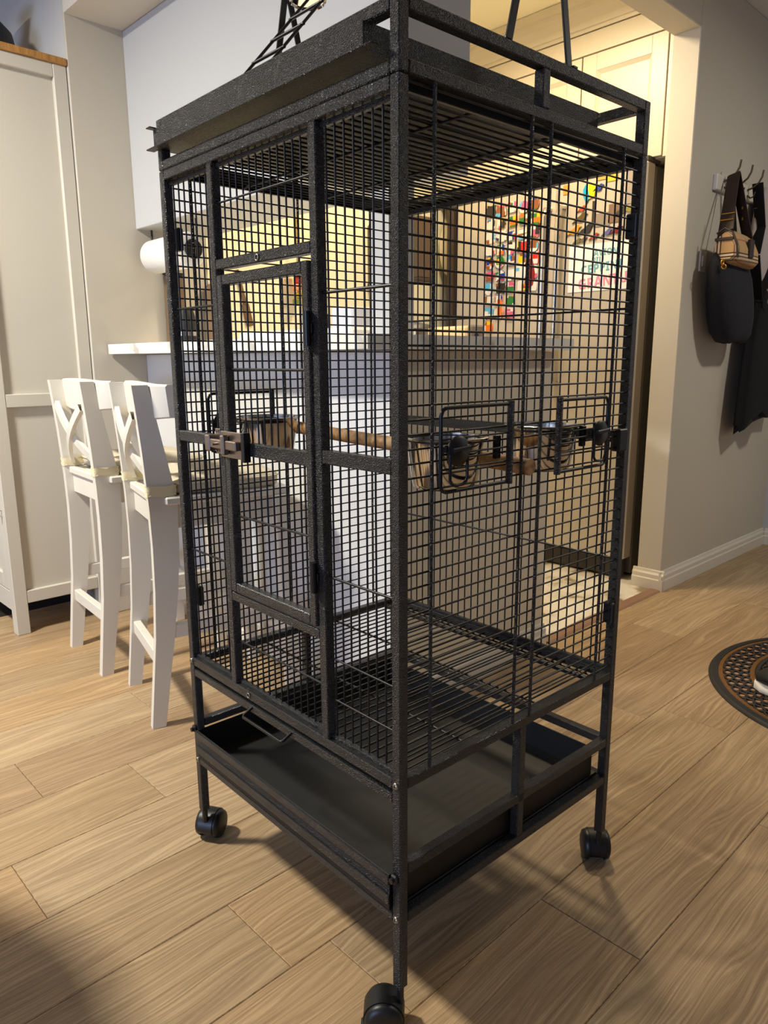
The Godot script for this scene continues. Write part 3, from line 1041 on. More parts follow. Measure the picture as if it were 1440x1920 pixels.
func cage_contents() -> void:
	var bm := bowl_mesh(0.0605, 0.045, 0.073).done()
	var spots := [[Vector3(0.062, 0.794, 0.148), "shiny steel food bowl on the cage's right side, the one nearer the corner post"], [Vector3(0.062, 0.797, 0.3786), "shiny steel food bowl on the cage's right side, the one nearer the fridge"], [Vector3(CW - 0.068, 0.797, 0.158), "shiny steel food bowl seen through the cage's front door above its crossbar"]]
	for s in spots:
		var o := put("food_bowl", bm, M.steel)
		o.position = cage_point(s[0])
		tag(o, s[1], "bowl", "steel food bowls of the cage")
	# wooden perch across the cage
	var pm := Mesher.new()
	var path := PackedVector3Array()
	for i in 13:
		var f := i / 12.0
		path.append(Vector3(lerpf(-0.002, 0.594, f), lerpf(0.8165, 0.8385, f), 0.2645 + 0.002 * sin(f * 7.0)))
	pm.tube(path, 0.0125, 16)
	var rp := obj("wooden_perch", pm, M.perch)
	rp.rotation.y = deg_to_rad(-1.7)
	tag(rp, "round brown wooden perch rod across the inside of the cage", "perch")
	# bowl held in the play stand, mostly above the frame
	var tb := obj("treat_bowl", bowl_mesh(0.044, 0.032, 0.05), M.steel)
	tb.position = cage_point(Vector3(0.528, 1.601, 0.272))
	tag(tb, "steel treat bowl held high on the play stand on the cage roof", "bowl")

# ---------------------------------------------------------------- bar stools
func leg_profile(top: float, kick: float) -> PackedVector2Array:
	# (depth, height): rear leg with a kicked foot and a raked back
	var fw := PackedVector2Array()
	var bw := PackedVector2Array()
	var hs := [0.0, 0.12, 0.25, 0.38, 0.5, 0.6, 0.66, 0.75, 0.84, 0.915]
	var cs := [0.018, 0.033, 0.050, 0.062, 0.068, 0.068, 0.063, 0.052, 0.040, 0.030]
	var ws := [0.036, 0.042, 0.050, 0.060, 0.068, 0.072, 0.068, 0.056, 0.046, 0.040]
	for i in hs.size():
		fw.append(Vector2(cs[i] + ws[i] * 0.5, hs[i]))
		bw.append(Vector2(cs[i] - ws[i] * 0.5, hs[i]))
	bw.reverse()
	fw.append_array(bw)
	return fw

func make_stool(label: String) -> Node3D:
	var t := thing("bar_stool", label, "stool", Vector3.ZERO, 0.0, "white bar stools at the counter")
	# local frame: x to the stool's left seen from behind (image left), z forward to the counter
	var half := 0.1665
	var lp := leg_profile(0.915, 0.05)
	var th := 0.026
	for s in [-1.0, 1.0]:
		var m := Mesher.new()
		# profile (z, y) extruded along x
		m.prism(lp, -th / 2, th / 2, Transform3D(Basis(Vector3(0, 0, 1), Vector3(0, 1, 0), Vector3(-1, 0, 0)), Vector3(s * (half - 0.013), 0, 0)))
		var lg := obj("leg", m, M.white, t)
		obj("foot_pad", bx(Vector3(s * (half - 0.013) - 0.012, -0.0001, 0.004), Vector3(s * (half - 0.013) + 0.012, 0.004, 0.034), 0.001), M.dark, lg)
		var fl := Mesher.new()
		fl.beam(Vector3(s * 0.175, 0, 0.405), Vector3(s * 0.163, 0.61, 0.385), 0.036, 0.036, Vector3.RIGHT, 0.002)
		obj("leg", fl, M.white, t)
		# side stretcher and side apron
		var st := Mesher.new()
		st.beam(Vector3(s * (half - 0.013), 0.265, 0.06), Vector3(s * 0.165, 0.265, 0.39), 0.022, 0.038, Vector3.RIGHT, 0.002)
		obj("side_stretcher", st, M.white, t)
		var ap := Mesher.new()
		ap.box(Vector3(s * (half - 0.013) - 0.009, 0.545, 0.09), Vector3(s * (half - 0.013) + 0.009, 0.609, 0.38), 0.002)
		obj("side_apron", ap, M.white, t)
	obj("rear_apron", bx(Vector3(-half + 0.026, 0.545, 0.055), Vector3(half - 0.026, 0.609, 0.075), 0.002), M.white, t)
	obj("front_apron", bx(Vector3(-half + 0.02, 0.545, 0.375), Vector3(half - 0.02, 0.609, 0.395), 0.002), M.white, t)
	obj("rear_stretcher", bx(Vector3(-half + 0.026, 0.168, 0.025), Vector3(half - 0.026, 0.206, 0.047), 0.002), M.white, t)
	obj("footrest", bx(Vector3(-half + 0.02, 0.185, 0.385), Vector3(half - 0.02, 0.223, 0.41), 0.002), M.white, t)
	# seat board
	var sm := Mesher.new()
	sm.box(Vector3(-half - 0.012, 0.6095, 0.072), Vector3(half + 0.012, 0.631, 0.415), 0.004)
	sm.box(Vector3(-half + 0.027, 0.6095, 0.045), Vector3(half - 0.027, 0.631, 0.072), 0.003)
	obj("seat", sm, M.white, t)
	# curved head rail
	var hr := Mesher.new()
	var rings := []
	for i in 17:
		var f := -1.0 + i / 8.0
		var x := f * 0.196
		var z := 0.058 + 0.020 * f * f + (0.026 * smoothstep(0.86, 1.0, absf(f)))
		var y0 := 0.822 + 0.012 * f * f
		var y1 := 0.922 - 0.006 * f * f
		var R := PackedVector3Array([Vector3(x, y0, z - 0.010), Vector3(x, y0 + 0.004, z - 0.013), Vector3(x, y1 - 0.006, z - 0.019), Vector3(x, y1, z - 0.014), Vector3(x, y1, z - 0.002), Vector3(x, y1 - 0.006, z + 0.002), Vector3(x, y0 + 0.004, z + 0.009), Vector3(x, y0, z + 0.006)])
		rings.append(R)
	hr.loft(rings)
	obj("head_rail", hr, M.white, t)
	# crossed slats
	for s in [-1.0, 1.0]:
		var xm := Mesher.new()
		var rr := []
		for i in 9:
			var f := i / 8.0
			var x := lerpf(-s * 0.138, s * 0.138, f)
			var y := lerpf(0.652, 0.84, f) 
			var z: float = lerpf(0.062, 0.020, f) - 0.020 * sin(f * PI) + (0.004 * s)
			var dx: float = -s * 0.010
			rr.append(PackedVector3Array([Vector3(x - dx, y - 0.009, z - 0.006), Vector3(x + dx, y + 0.009, z - 0.006), Vector3(x + dx, y + 0.009, z + 0.006), Vector3(x - dx, y - 0.009, z + 0.006)]))
		if s < 0:
			for q in rr.size():
				rr[q].reverse()
		for i in 8:
			for k in 4:
				var l := (k + 1) % 4
				xm.quad(rr[i][k], rr[i][l], rr[i + 1][l], rr[i + 1][k])
		obj("cross_slat", xm, M.white, t)
	return t

func make_cushion(label: String) -> Node3D:
	var t := thing("seat_cushion", label, "cushion", Vector3.ZERO, 0.0, "linen cushions on the stools")
	var m := Mesher.new()
	var rings := []
	var layers := [[0.632, 0.80], [0.6325, 0.94], [0.640, 0.99], [0.652, 1.0], [0.664, 0.985], [0.672, 0.93], [0.677, 0.80], [0.680, 0.5], [0.681, 0.2]]
	for q in layers:
		var R := PackedVector3Array()
		for i in 40:
			var a := TAU * i / 40
			var cx := signf(cos(a)) * pow(absf(cos(a)), 0.32)
			var cz := signf(sin(a)) * pow(absf(sin(a)), 0.32)
			var wob := 0.0025 * sin(a * 9.0 + q[0] * 60.0)
			R.append(Vector3(cx * 0.172 * q[1], q[0] + wob, 0.243 - cz * 0.158 * q[1]))
		rings.append(R)
	m.loft(rings)
	obj("pad", m, M.linen, t)
	# piping round the edge
	var p := Mesher.new()
	var R2 := PackedVector3Array()
	for i in 56:
		var a := TAU * i / 56
		R2.append(Vector3(signf(cos(a)) * pow(absf(cos(a)), 0.32) * 0.1725, 0.662, 0.243 - signf(sin(a)) * pow(absf(sin(a)), 0.32) * 0.1585))
	p.tube(R2, 0.0028, 6, true)
	obj("piping", p, M.linen, t)
	for s in [-1.0, 1.0]:
		var k := Mesher.new()
		var x: float = s * 0.1535
		var prof := PackedVector2Array([Vector2(-0.0165, 0.028), Vector2(0.0165, 0.028), Vector2(0.0175, 0.104), Vector2(-0.0175, 0.104)])
		var rr := []
		for y in [0.634, 0.640, 0.648, 0.656, 0.661]:
			var R := PackedVector3Array()
			for i in 20:
				var a := TAU * i / 20
				var cx := signf(cos(a)) * pow(absf(cos(a)), 0.35)
				var cz := signf(sin(a)) * pow(absf(sin(a)), 0.35)
				var wob := 0.0012 * sin(i * 2.3 + y * 400.0)
				R.append(Vector3(x + cx * (0.0165 + wob), y + 0.002 * sin(i * 1.7), 0.066 - cz * (0.0385 + wob)))
			rr.append(R)
		k.loft(rr, false)
		obj("tie", k, M.tie, t)
		var bow := Mesher.new()
		bow.tube(PackedVector3Array([Vector3(x - s * 0.012, 0.652, 0.100), Vector3(x - s * 0.03, 0.664, 0.106), Vector3(x - s * 0.045, 0.655, 0.102), Vector3(x - s * 0.03, 0.645, 0.1), Vector3(x - s * 0.012, 0.650, 0.1)]), 0.006, 8)
		obj("tie_knot", bow, M.tie, t)
	return t

func bar_stools() -> void:
	var a := make_stool("white wooden bar stool with crossed back, next to the tall cabinet")
	a.position = Vector3(1.700, 0, 0.222)
	a.rotation.y = deg_to_rad(-4.6)
	var ca := make_cushion("beige linen cushion tied to the stool next to the tall cabinet")
	ca.transform = a.transform
	var b := a.duplicate()
	b.name = numbered("bar_stool")
	add_child(b)
	tag(b, "white wooden bar stool with crossed back, the one half behind the bird cage", "stool", "white bar stools at the counter")
	b.position = Vector3(1.268, 0, 0.205)
	b.rotation.y = deg_to_rad(-14.0)
	var cb := ca.duplicate()
	cb.name = numbered("seat_cushion")
	add_child(cb)
	tag(cb, "beige linen cushion on the stool half behind the bird cage", "cushion", "linen cushions on the stools")
	cb.transform = b.transform

# ---------------------------------------------------------------- tall cabinet
func tall_cabinet() -> void:
	var t := thing("tall_cabinet", "tall white cabinet with panelled side and oak top at the left edge", "cabinet", Vector3.ZERO)
	var x0 := 2.09
	var x1 := 2.98
	var z0 := 0.136
	var z1 := 0.487
	var y1 := 1.955
	var pz := 0.016
	# corner stiles that run down as legs
	for p in [Vector2(x0, z0), Vector2(x0, z1 - 0.045), Vector2(x1 - 0.045, z0), Vector2(x1 - 0.045, z1 - 0.045)]:
		obj("leg", bx(Vector3(p.x, 0, p.y), Vector3(p.x + 0.045, y1, p.y + 0.045), 0.002), M.cabinet, t)
	for y in [Vector2(0.114, 0.160), Vector2(0.818, 0.863), Vector2(1.913, y1)]:
		obj("side_rail", bx(Vector3(x0 + 0.001, y.x, z0 + 0.045), Vector3(x0 + 0.022, y.y, z1 - 0.045), 0.002), M.cabinet, t)
	obj("side_panel", bx(Vector3(x0 + pz, 0.13, z0 + 0.03), Vector3(x0 + 0.024, 1.93, z1 - 0.03)), M.cabinet, t)
	obj("side_panel", bx(Vector3(x1 - 0.024, 0.13, z0 + 0.03), Vector3(x1 - pz, 1.93, z1 - 0.03)), M.cabinet, t)
	obj("back_panel", bx(Vector3(x0 + 0.04, 0.13, z1 - 0.012), Vector3(x1 - 0.04, 1.93, z1 - 0.004)), M.cabinet, t)
	obj("bottom_panel", bx(Vector3(x0 + 0.03, 0.125, z0 + 0.02), Vector3(x1 - 0.03, 0.145, z1 - 0.01)), M.cabinet, t)
	obj("front_rail", bx(Vector3(x0 + 0.045, 0.085, z0 + 0.002), Vector3(x1 - 0.045, 0.16, z0 + 0.024), 0.002), M.cabinet, t)
	# front doors: frame and sunk panel
	var mid := (x0 + x1) / 2
	for r in [Vector2(0.163, 0.83), Vector2(0.835, 1.95)]:
		for k in 2:
			var a := x0 + 0.047 if k == 0 else mid + 0.001
			var b := mid - 0.001 if k == 0 else x1 - 0.047
			var m := Mesher.new()
			m.box(Vector3(a, r.x, z0 + 0.001), Vector3(a + 0.055, r.y, z0 + 0.02), 0.002)
			m.box(Vector3(b - 0.055, r.x, z0 + 0.001), Vector3(b, r.y, z0 + 0.02), 0.002)
			m.box(Vector3(a + 0.055, r.x, z0 + 0.001), Vector3(b - 0.055, r.x + 0.055, z0 + 0.02), 0.002)
			m.box(Vector3(a + 0.055, r.y - 0.055, z0 + 0.001), Vector3(b - 0.055, r.y, z0 + 0.02), 0.002)
			m.box(Vector3(a + 0.05, r.x + 0.05, z0 + 0.012), Vector3(b - 0.05, r.y - 0.05, z0 + 0.018))
			var d := obj("door", m, M.cabinet, t)
			var kn := Mesher.new()
			var kx := b - 0.028 if k == 0 else a + 0.028
			kn.lathe([Vector2(0.006, 0), Vector2(0.006, 0.012), Vector2(0.014, 0.016), Vector2(0.015, 0.022), Vector2(0.009, 0.027), Vector2(0, 0.028)], 20, Transform3D(Basis(Vector3.RIGHT, -PI / 2), Vector3(kx, r.y - 0.2 if r.x < 0.5 else r.x + 0.2, z0 + 0.001)))
			obj("knob", kn, M.dark, d)
	# hinge leaf on the right edge
	var hm := Mesher.new()
	hm.tube(PackedVector3Array([Vector3(2.118, 0.461, 0.135), Vector3(2.118, 0.461, 0.120), Vector3(2.118, 0.441, 0.120), Vector3(2.118, 0.441, 0.135)]), 0.003, 8)
	obj("catch", hm, M.chrome_bar, t)
	var top := Mesher.new()
	var lo := Vector3(x0 - 0.008, y1, z0 - 0.008)
	var hi := Vector3(x1 + 0.008, y1 + 0.022, z1 + 0.001)
	top.box(lo, hi, 0.002)
	obj("top_board", top, M.oak, t)
	# dark vase standing on it
	var v := Mesher.new()
	v.lathe([Vector2(0, 0), Vector2(0.07, 0), Vector2(0.098, 0.03), Vector2(0.112, 0.07), Vector2(0.104, 0.11), Vector2(0.075, 0.142), Vector2(0.05, 0.156), Vector2(0.045, 0.17), Vector2(0.06, 0.195), Vector2(0.075, 0.22), Vector2(0.066, 0.222), Vector2(0, 0.18)], 32)
	var vo := obj("vase", v, M.dark)
	vo.position = Vector3(2.345, y1 + 0.022, 0.30)
	tag(vo, "dark round vase on the oak top of the tall cabinet", "vase")

# ---------------------------------------------------------------- fridge and wall cabinet
func fridge_wall() -> void:
	var f := thing("fridge", "pale side-by-side fridge covered in magnets beyond the kitchen opening", "fridge")
	var zf := 2.29
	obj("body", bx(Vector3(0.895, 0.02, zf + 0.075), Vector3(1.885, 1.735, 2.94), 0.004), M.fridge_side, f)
	obj("door", bx(Vector3(0.893, 0.10, zf), Vector3(1.302, 1.742, zf + 0.066), 0.006), M.fridge, f)
	obj("door", bx(Vector3(1.312, 0.10, zf), Vector3(1.887, 1.742, zf + 0.066), 0.006), M.fridge, f)
	for p in [0.893, 1.312]:
		var w := 0.409 if p < 1.0 else 0.575
		obj("gasket", bx(Vector3(p + 0.008, 0.11, zf + 0.066), Vector3(p + w - 0.008, 1.735, zf + 0.0755)), M.gasket, f)
	obj("kick_plate", bx(Vector3(0.91, 0.012, zf + 0.02), Vector3(1.87, 0.092, zf + 0.045), 0.003), M.gasket, f)
	for h in [[1.272, "handle"], [1.345, "handle"]]:
		var m := Mesher.new()
		var x: float = h[0]
		m.tube(PackedVector3Array([Vector3(x, 0.86, zf), Vector3(x, 0.865, zf - 0.035), Vector3(x, 0.90, zf - 0.045), Vector3(x, 1.58, zf - 0.045), Vector3(x, 1.615, zf - 0.035), Vector3(x, 1.62, zf)]), 0.0125, 12)
		obj("handle", m, M.chrome_bar, f)
	obj("hinge_cover", bx(Vector3(0.895, 1.743, zf + 0.01), Vector3(0.955, 1.765, zf + 0.11), 0.004), M.gasket, f)
	# magnets on the wide door: rows of souvenirs
	rng.seed = 4242
	var shapes := []
	for k in 10:
		var w := rng.randf_range(0.044, 0.066)
		var h := rng.randf_range(0.040, 0.060)
		var poly := PackedVector2Array()
		var kind := k % 4
		for i in 20:
			var a := TAU * i / 20
			var e := 1.0 if kind == 0 else 0.35
			var q := Vector2(signf(cos(a)) * pow(absf(cos(a)), e) * w / 2, signf(sin(a)) * pow(absf(sin(a)), e) * h / 2)
			if kind == 3:
				q *= 1.0 + 0.14 * sin(a * 5.0 + k)
			poly.append(q)
		shapes.append(poly)
	var row := 0
	var ords := ["first", "second", "third", "fourth", "fifth", "sixth", "seventh", "eighth", "ninth", "tenth"]
	var y := 1.655
	while y > 1.12:
		var x := 1.672 - 0.0
		var xend := 1.395
		var col := 0
		if y < 1.30:
			xend = 1.50
		if y < 1.18:
			xend = 1.63
		while x > xend:
			var s: PackedVector2Array = shapes[rng.randi_range(0, 9)]
			var mm := Mesher.new()
			var off := Vector2(rng.randf(), rng.randf())
			mm.prism(s, 0.0, 0.007, Transform3D(Basis(Vector3(-1, 0, 0), Vector3(0, 1, 0), Vector3(0, 0, -1)), Vector3.ZERO))
			for i in mm.uv.size():
				mm.uv[i] = mm.uv[i] * 1.3 + off
			var o := obj("fridge_magnet", mm, M.souvenir)
			o.position = Vector3(x + rng.randf_range(-0.004, 0.004), y + rng.randf_range(-0.005, 0.005), zf - 0.0002)
			o.rotation.z = rng.randf_range(-0.12, 0.12)
			tag(o, "colourful souvenir magnet, %s from the left in the %s row on the wide fridge door" % [ords[col], ords[row]], "magnet", "souvenir magnets on the wide fridge door")
			x -= 0.0625
			col += 1
		y -= 0.0585
		row += 1
	# red figure beside the rows
	var rf := Mesher.new()
	rf.prism(PackedVector2Array([Vector2(-0.012, -0.075), Vector2(0.014, -0.06), Vector2(0.024, -0.01), Vector2(0.014, 0.03), Vector2(0.006, 0.06), Vector2(-0.008, 0.055), Vector2(-0.022, 0.02), Vector2(-0.02, -0.03)]), 0, 0.008, Transform3D(Basis(Vector3(-1, 0, 0), Vector3(0, 1, 0), Vector3(0, 0, -1)), Vector3(1.432, 1.365, zf - 0.0003)), true)
	tag(obj("red_magnet", rf, mat(Color(0.5, 0.05, 0.05), 0.4)), "long dark red magnet right of the souvenir magnets", "magnet")
	# paper sheet with hand lettering on the narrow door
	var sh := thing("paper_sheet", "white paper with teal and pink hand lettering on the narrow fridge door", "paper")
	obj("sheet", bx(Vector3(0.905, 1.258, zf - 0.0022), Vector3(1.235, 1.452, zf - 0.0006)), M.paper, sh)
	var teal := mat(Color(0.42, 0.66, 0.70), 0.8)
	var pink := mat(Color(0.88, 0.55, 0.66), 0.8)
	text(sh, "AVION", Vector3(1.115, 1.414, zf - 0.003), 0.026, teal, 0.0)
	text(sh, "PIU", Vector3(1.125, 1.383, zf - 0.003), 0.026, teal, 0.0)
	text(sh, "CEPPINI", Vector3(1.175, 1.345, zf - 0.003), 0.036, teal, 0.08)
	text(sh, "GRANTU", Vector3(1.185, 1.287, zf - 0.003), 0.042, pink, 0.08)
	# bird magnets and pictures higher up
	var birds := [
		[1.213, 1.515, Color(0.80, 0.55, 0.10), 1.0, "yellow and orange bird magnet beside the fridge handle"],
		[1.155, 1.512, Color(0.16, 0.14, 0.15), 1.1, "large dark grey bird magnet above the lettered paper"],
		[1.198, 1.470, Color(0.42, 0.40, 0.22), 0.6, "olive green bird magnet, lowest left of the bird row"],
		[1.168, 1.473, Color(0.40, 0.36, 0.30), 0.6, "grey brown bird magnet in the lowest bird row"],
		[1.115, 1.480, Color(0.62, 0.22, 0.18), 0.65, "small reddish bird magnet in the middle of the bird row"],
		[1.055, 1.490, Color(0.35, 0.36, 0.55), 0.7, "bluish grey bird magnet in the bird row"],
		[1.010, 1.494, Color(0.45, 0.06, 0.10), 0.8, "crimson bird magnet near the right end of the bird row"],
		[0.955, 1.500, Color(0.55, 0.52, 0.45), 0.65, "pale beige bird magnet at the right end of the bird row"],
		[1.180, 1.600, Color(0.72, 0.28, 0.14), 0.6, "small orange bird magnet left of the bamboo magnet"],
		[1.185, 1.563, Color(0.35, 0.28, 0.12), 1.0, "brown striped bird magnet under the small orange one"],
		[1.105, 1.672, Color(0.14, 0.22, 0.55), 0.7, "dark blue round-bellied bird magnet near the top of the door"],
		[0.998, 1.565, Color(0.25, 0.22, 0.18), 0.8, "dark winged insect magnet beside the right photo"],
		[0.955, 1.572, Color(0.55, 0.5, 0.2), 0.9, "yellow green winged insect magnet at the right edge"]]
	for b in birds:
		var bm := Mesher.new()
		bm.prism(bird_shape(b[3]), 0, 0.006, Transform3D(Basis(Vector3(-1, 0, 0), Vector3(0, 1, 0), Vector3(0, 0, -1)), Vector3(b[0], b[1], zf - 0.0003)), true)
		tag(obj("bird_magnet", bm, mat(b[2], 0.45)), b[4], "magnet", "bird magnets on the narrow fridge door")
	# parrot: yellow and turquoise flat magnet
	var pr := thing("parrot_magnet", "yellow and turquoise parrot magnet near the top of the narrow door", "magnet")
	var p1 := Mesher.new()
	p1.prism(PackedVector2Array([Vector2(-0.002, -0.03), Vector2(0.026, -0.022), Vector2(0.03, 0.012), Vector2(0.016, 0.034), Vector2(-0.004, 0.03), Vector2(-0.008, 0.0)]), 0, 0.006, Transform3D(Basis(Vector3(-1, 0, 0), Vector3(0, 1, 0), Vector3(0, 0, -1)), Vector3(1.15, 1.665, zf - 0.0003)), true)
	obj("breast", p1, mat(Color(0.95, 0.86, 0.08), 0.4), pr)
	p1 = Mesher.new()
	p1.prism(PackedVector2Array([Vector2(-0.004, -0.045), Vector2(0.008, -0.02), Vector2(0.0, 0.01), Vector2(-0.012, 0.03), Vector2(-0.024, 0.01), Vector2(-0.02, -0.02)]), 0, 0.0065, Transform3D(Basis(Vector3(-1, 0, 0), Vector3(0, 1, 0), Vector3(0, 0, -1)), Vector3(1.155, 1.665, zf - 0.0003)), true)
	obj("wing", p1, mat(Color(0.05, 0.62, 0.78), 0.4), pr)
	var pics := [[1.085, 1.545, 0.075, 0.055, Color(0.55, 0.50, 0.45), "greyish snapshot on the narrow fridge door, left of the pair"], [1.030, 1.563, 0.05, 0.075, Color(0.48, 0.38, 0.30), "brownish snapshot on the narrow fridge door, right of the pair"], [0.945, 1.66, 0.075, 0.14, Color(0.62, 0.57, 0.53), "large grey picture in the top right corner of the narrow door"], [1.045, 1.705, 0.05, 0.03, Color(0.9, 0.72, 0.12), "yellow label magnet at the top of the narrow door"], [1.095, 1.712, 0.04, 0.02, Color(0.75, 0.6, 0.3), "thin ochre label magnet left of the yellow one"], [1.128, 1.58, 0.010, 0.09, Color(0.18, 0.15, 0.1), "dark upright bamboo strip magnet"], [1.265, 1.69, 0.03, 0.04, Color(0.85, 0.55, 0.2), "orange tag magnet at the inner edge of the narrow door"]]
	for p in pics:
		tag(obj("fridge_picture", bx(Vector3(p[0] - p[2] / 2, p[1] - p[3] / 2, zf - 0.003), Vector3(p[0] + p[2] / 2, p[1] + p[3] / 2, zf - 0.0003), 0.0008), mat(p[4], 0.5)), p[5], "picture")
	# cabinet over the fridge
	var c := thing("kitchen_cabinet", "cream panelled cabinet over the fridge with crown moulding", "cabinet")
	var zc := 2.33
	obj("carcass", bx(Vector3(0.832, 1.757, zc + 0.02), Vector3(2.07, 2.215, 2.955)), M.kitchen_cab, c)
	for d in [[0.862, 1.236], [1.242, 1.616], [1.622, 2.0]]:
		var m := Mesher.new()
		var a: float = d[0]
		var b: float = d[1]
		var s := 0.066
		m.box(Vector3(a, 1.762, zc), Vector3(a + s, 2.212, zc + 0.019), 0.0015)
		m.box(Vector3(b - s, 1.762, zc), Vector3(b, 2.212, zc + 0.019), 0.0015)
		m.box(Vector3(a + s, 1.762, zc), Vector3(b - s, 1.762 + s, zc + 0.019), 0.0015)
		m.box(Vector3(a + s, 2.212 - s, zc), Vector3(b - s, 2.212, zc + 0.019), 0.0015)
		# sloped inner moulding and sunk panel
		var i0 := Vector2(a + s, 1.762 + s)
		var i1 := Vector2(b - s, 2.212 - s)
		var g := 0.014
		var o0 := zc + 0.002
		var o1 := zc + 0.012
		m.quad(Vector3(i1.x, i0.y, o0), Vector3(i0.x, i0.y, o0), Vector3(i0.x + g, i0.y + g, o1), Vector3(i1.x - g, i0.y + g, o1))
		m.quad(Vector3(i0.x, i1.y, o0), Vector3(i1.x, i1.y, o0), Vector3(i1.x - g, i1.y - g, o1), Vector3(i0.x + g, i1.y - g, o1))
		m.quad(Vector3(i0.x, i0.y, o0), Vector3(i0.x, i1.y, o0), Vector3(i0.x + g, i1.y - g, o1), Vector3(i0.x + g, i0.y + g, o1))
		m.quad(Vector3(i1.x, i1.y, o0), Vector3(i1.x, i0.y, o0), Vector3(i1.x - g, i0.y + g, o1), Vector3(i1.x - g, i1.y - g, o1))
		m.quad(Vector3(i1.x - g, i0.y + g, o1), Vector3(i0.x + g, i0.y + g, o1), Vector3(i0.x + g, i1.y - g, o1), Vector3(i1.x - g, i1.y - g, o1))
		obj("door", m, M.kitchen_cab, c)
	obj("filler", bx(Vector3(0.826, 1.757, zc + 0.004), Vector3(0.858, 2.41, zc + 0.02), 0.001), M.kitchen_cab, c)
	obj("frieze", bx(Vector3(0.832, 2.218, zc + 0.001), Vector3(2.07, 2.30, zc + 0.03), 0.001), M.kitchen_cab, c)
	var cm := Mesher.new()
	var cp := PackedVector2Array([Vector2(0, 0), Vector2(0.008, 0), Vector2(0.010, 0.012), Vector2(0.018, 0.014), Vector2(0.026, 0.034), Vector2(0.046, 0.058), Vector2(0.062, 0.068), Vector2(0.064, 0.084), Vector2(0.076, 0.088), Vector2(0.078, 0.116), Vector2(0, 0.116)])
	cm.prism(cp, 0.0, 1.24, Transform3D(Basis(Vector3(0, 0, -1), Vector3(0, 1, 0), Vector3(1, 0, 0)), Vector3(0.83, 2.302, zc + 0.001)))
	obj("crown_moulding", cm, M.kitchen_cab, c)
	obj("back_boards", bx(Vector3(0.832, 2.215, zc + 0.03), Vector3(2.07, 2.405, zc + 0.05)), M.kitchen_cab, c)
	obj("end_panel", bx(Vector3(1.895, 0.0, 2.27), Vector3(1.935, 1.757, 2.95), 0.002), mat(Color(0.22, 0.17, 0.13), 0.5), c)

func bird_shape(s: float) -> PackedVector2Array:
	var p := PackedVector2Array([Vector2(-0.042, -0.018), Vector2(-0.020, -0.010), Vector2(-0.004, -0.016), Vector2(0.012, -0.012), Vector2(0.020, 0.0), Vector2(0.022, 0.010), Vector2(0.033, 0.013), Vector2(0.024, 0.019), Vector2(0.016, 0.024), Vector2(0.007, 0.020), Vector2(-0.004, 0.010), Vector2(-0.022, 0.002)])
	for i in p.size():
		p[i] *= s
	return p

func text(parent: Node, s: String, at: Vector3, h: float, m: Material, tilt: float) -> void:
	var tm := TextMesh.new()
	var f := SystemFont.new()
	f.font_names = PackedStringArray(["Droid Sans"])
	f.font_weight = 700
	tm.font = f
	tm.text = s
	tm.font_size = 64
	tm.pixel_size = h / 46.0
	tm.depth = 0.0008
	tm.horizontal_alignment = HORIZONTAL_ALIGNMENT_LEFT
	tm.vertical_alignment = VERTICAL_ALIGNMENT_CENTER
	var o := put("lettering", tm, m, parent)
	o.transform = Transform3D(Basis(Vector3.UP, PI) * Basis(Vector3.BACK, tilt), at)

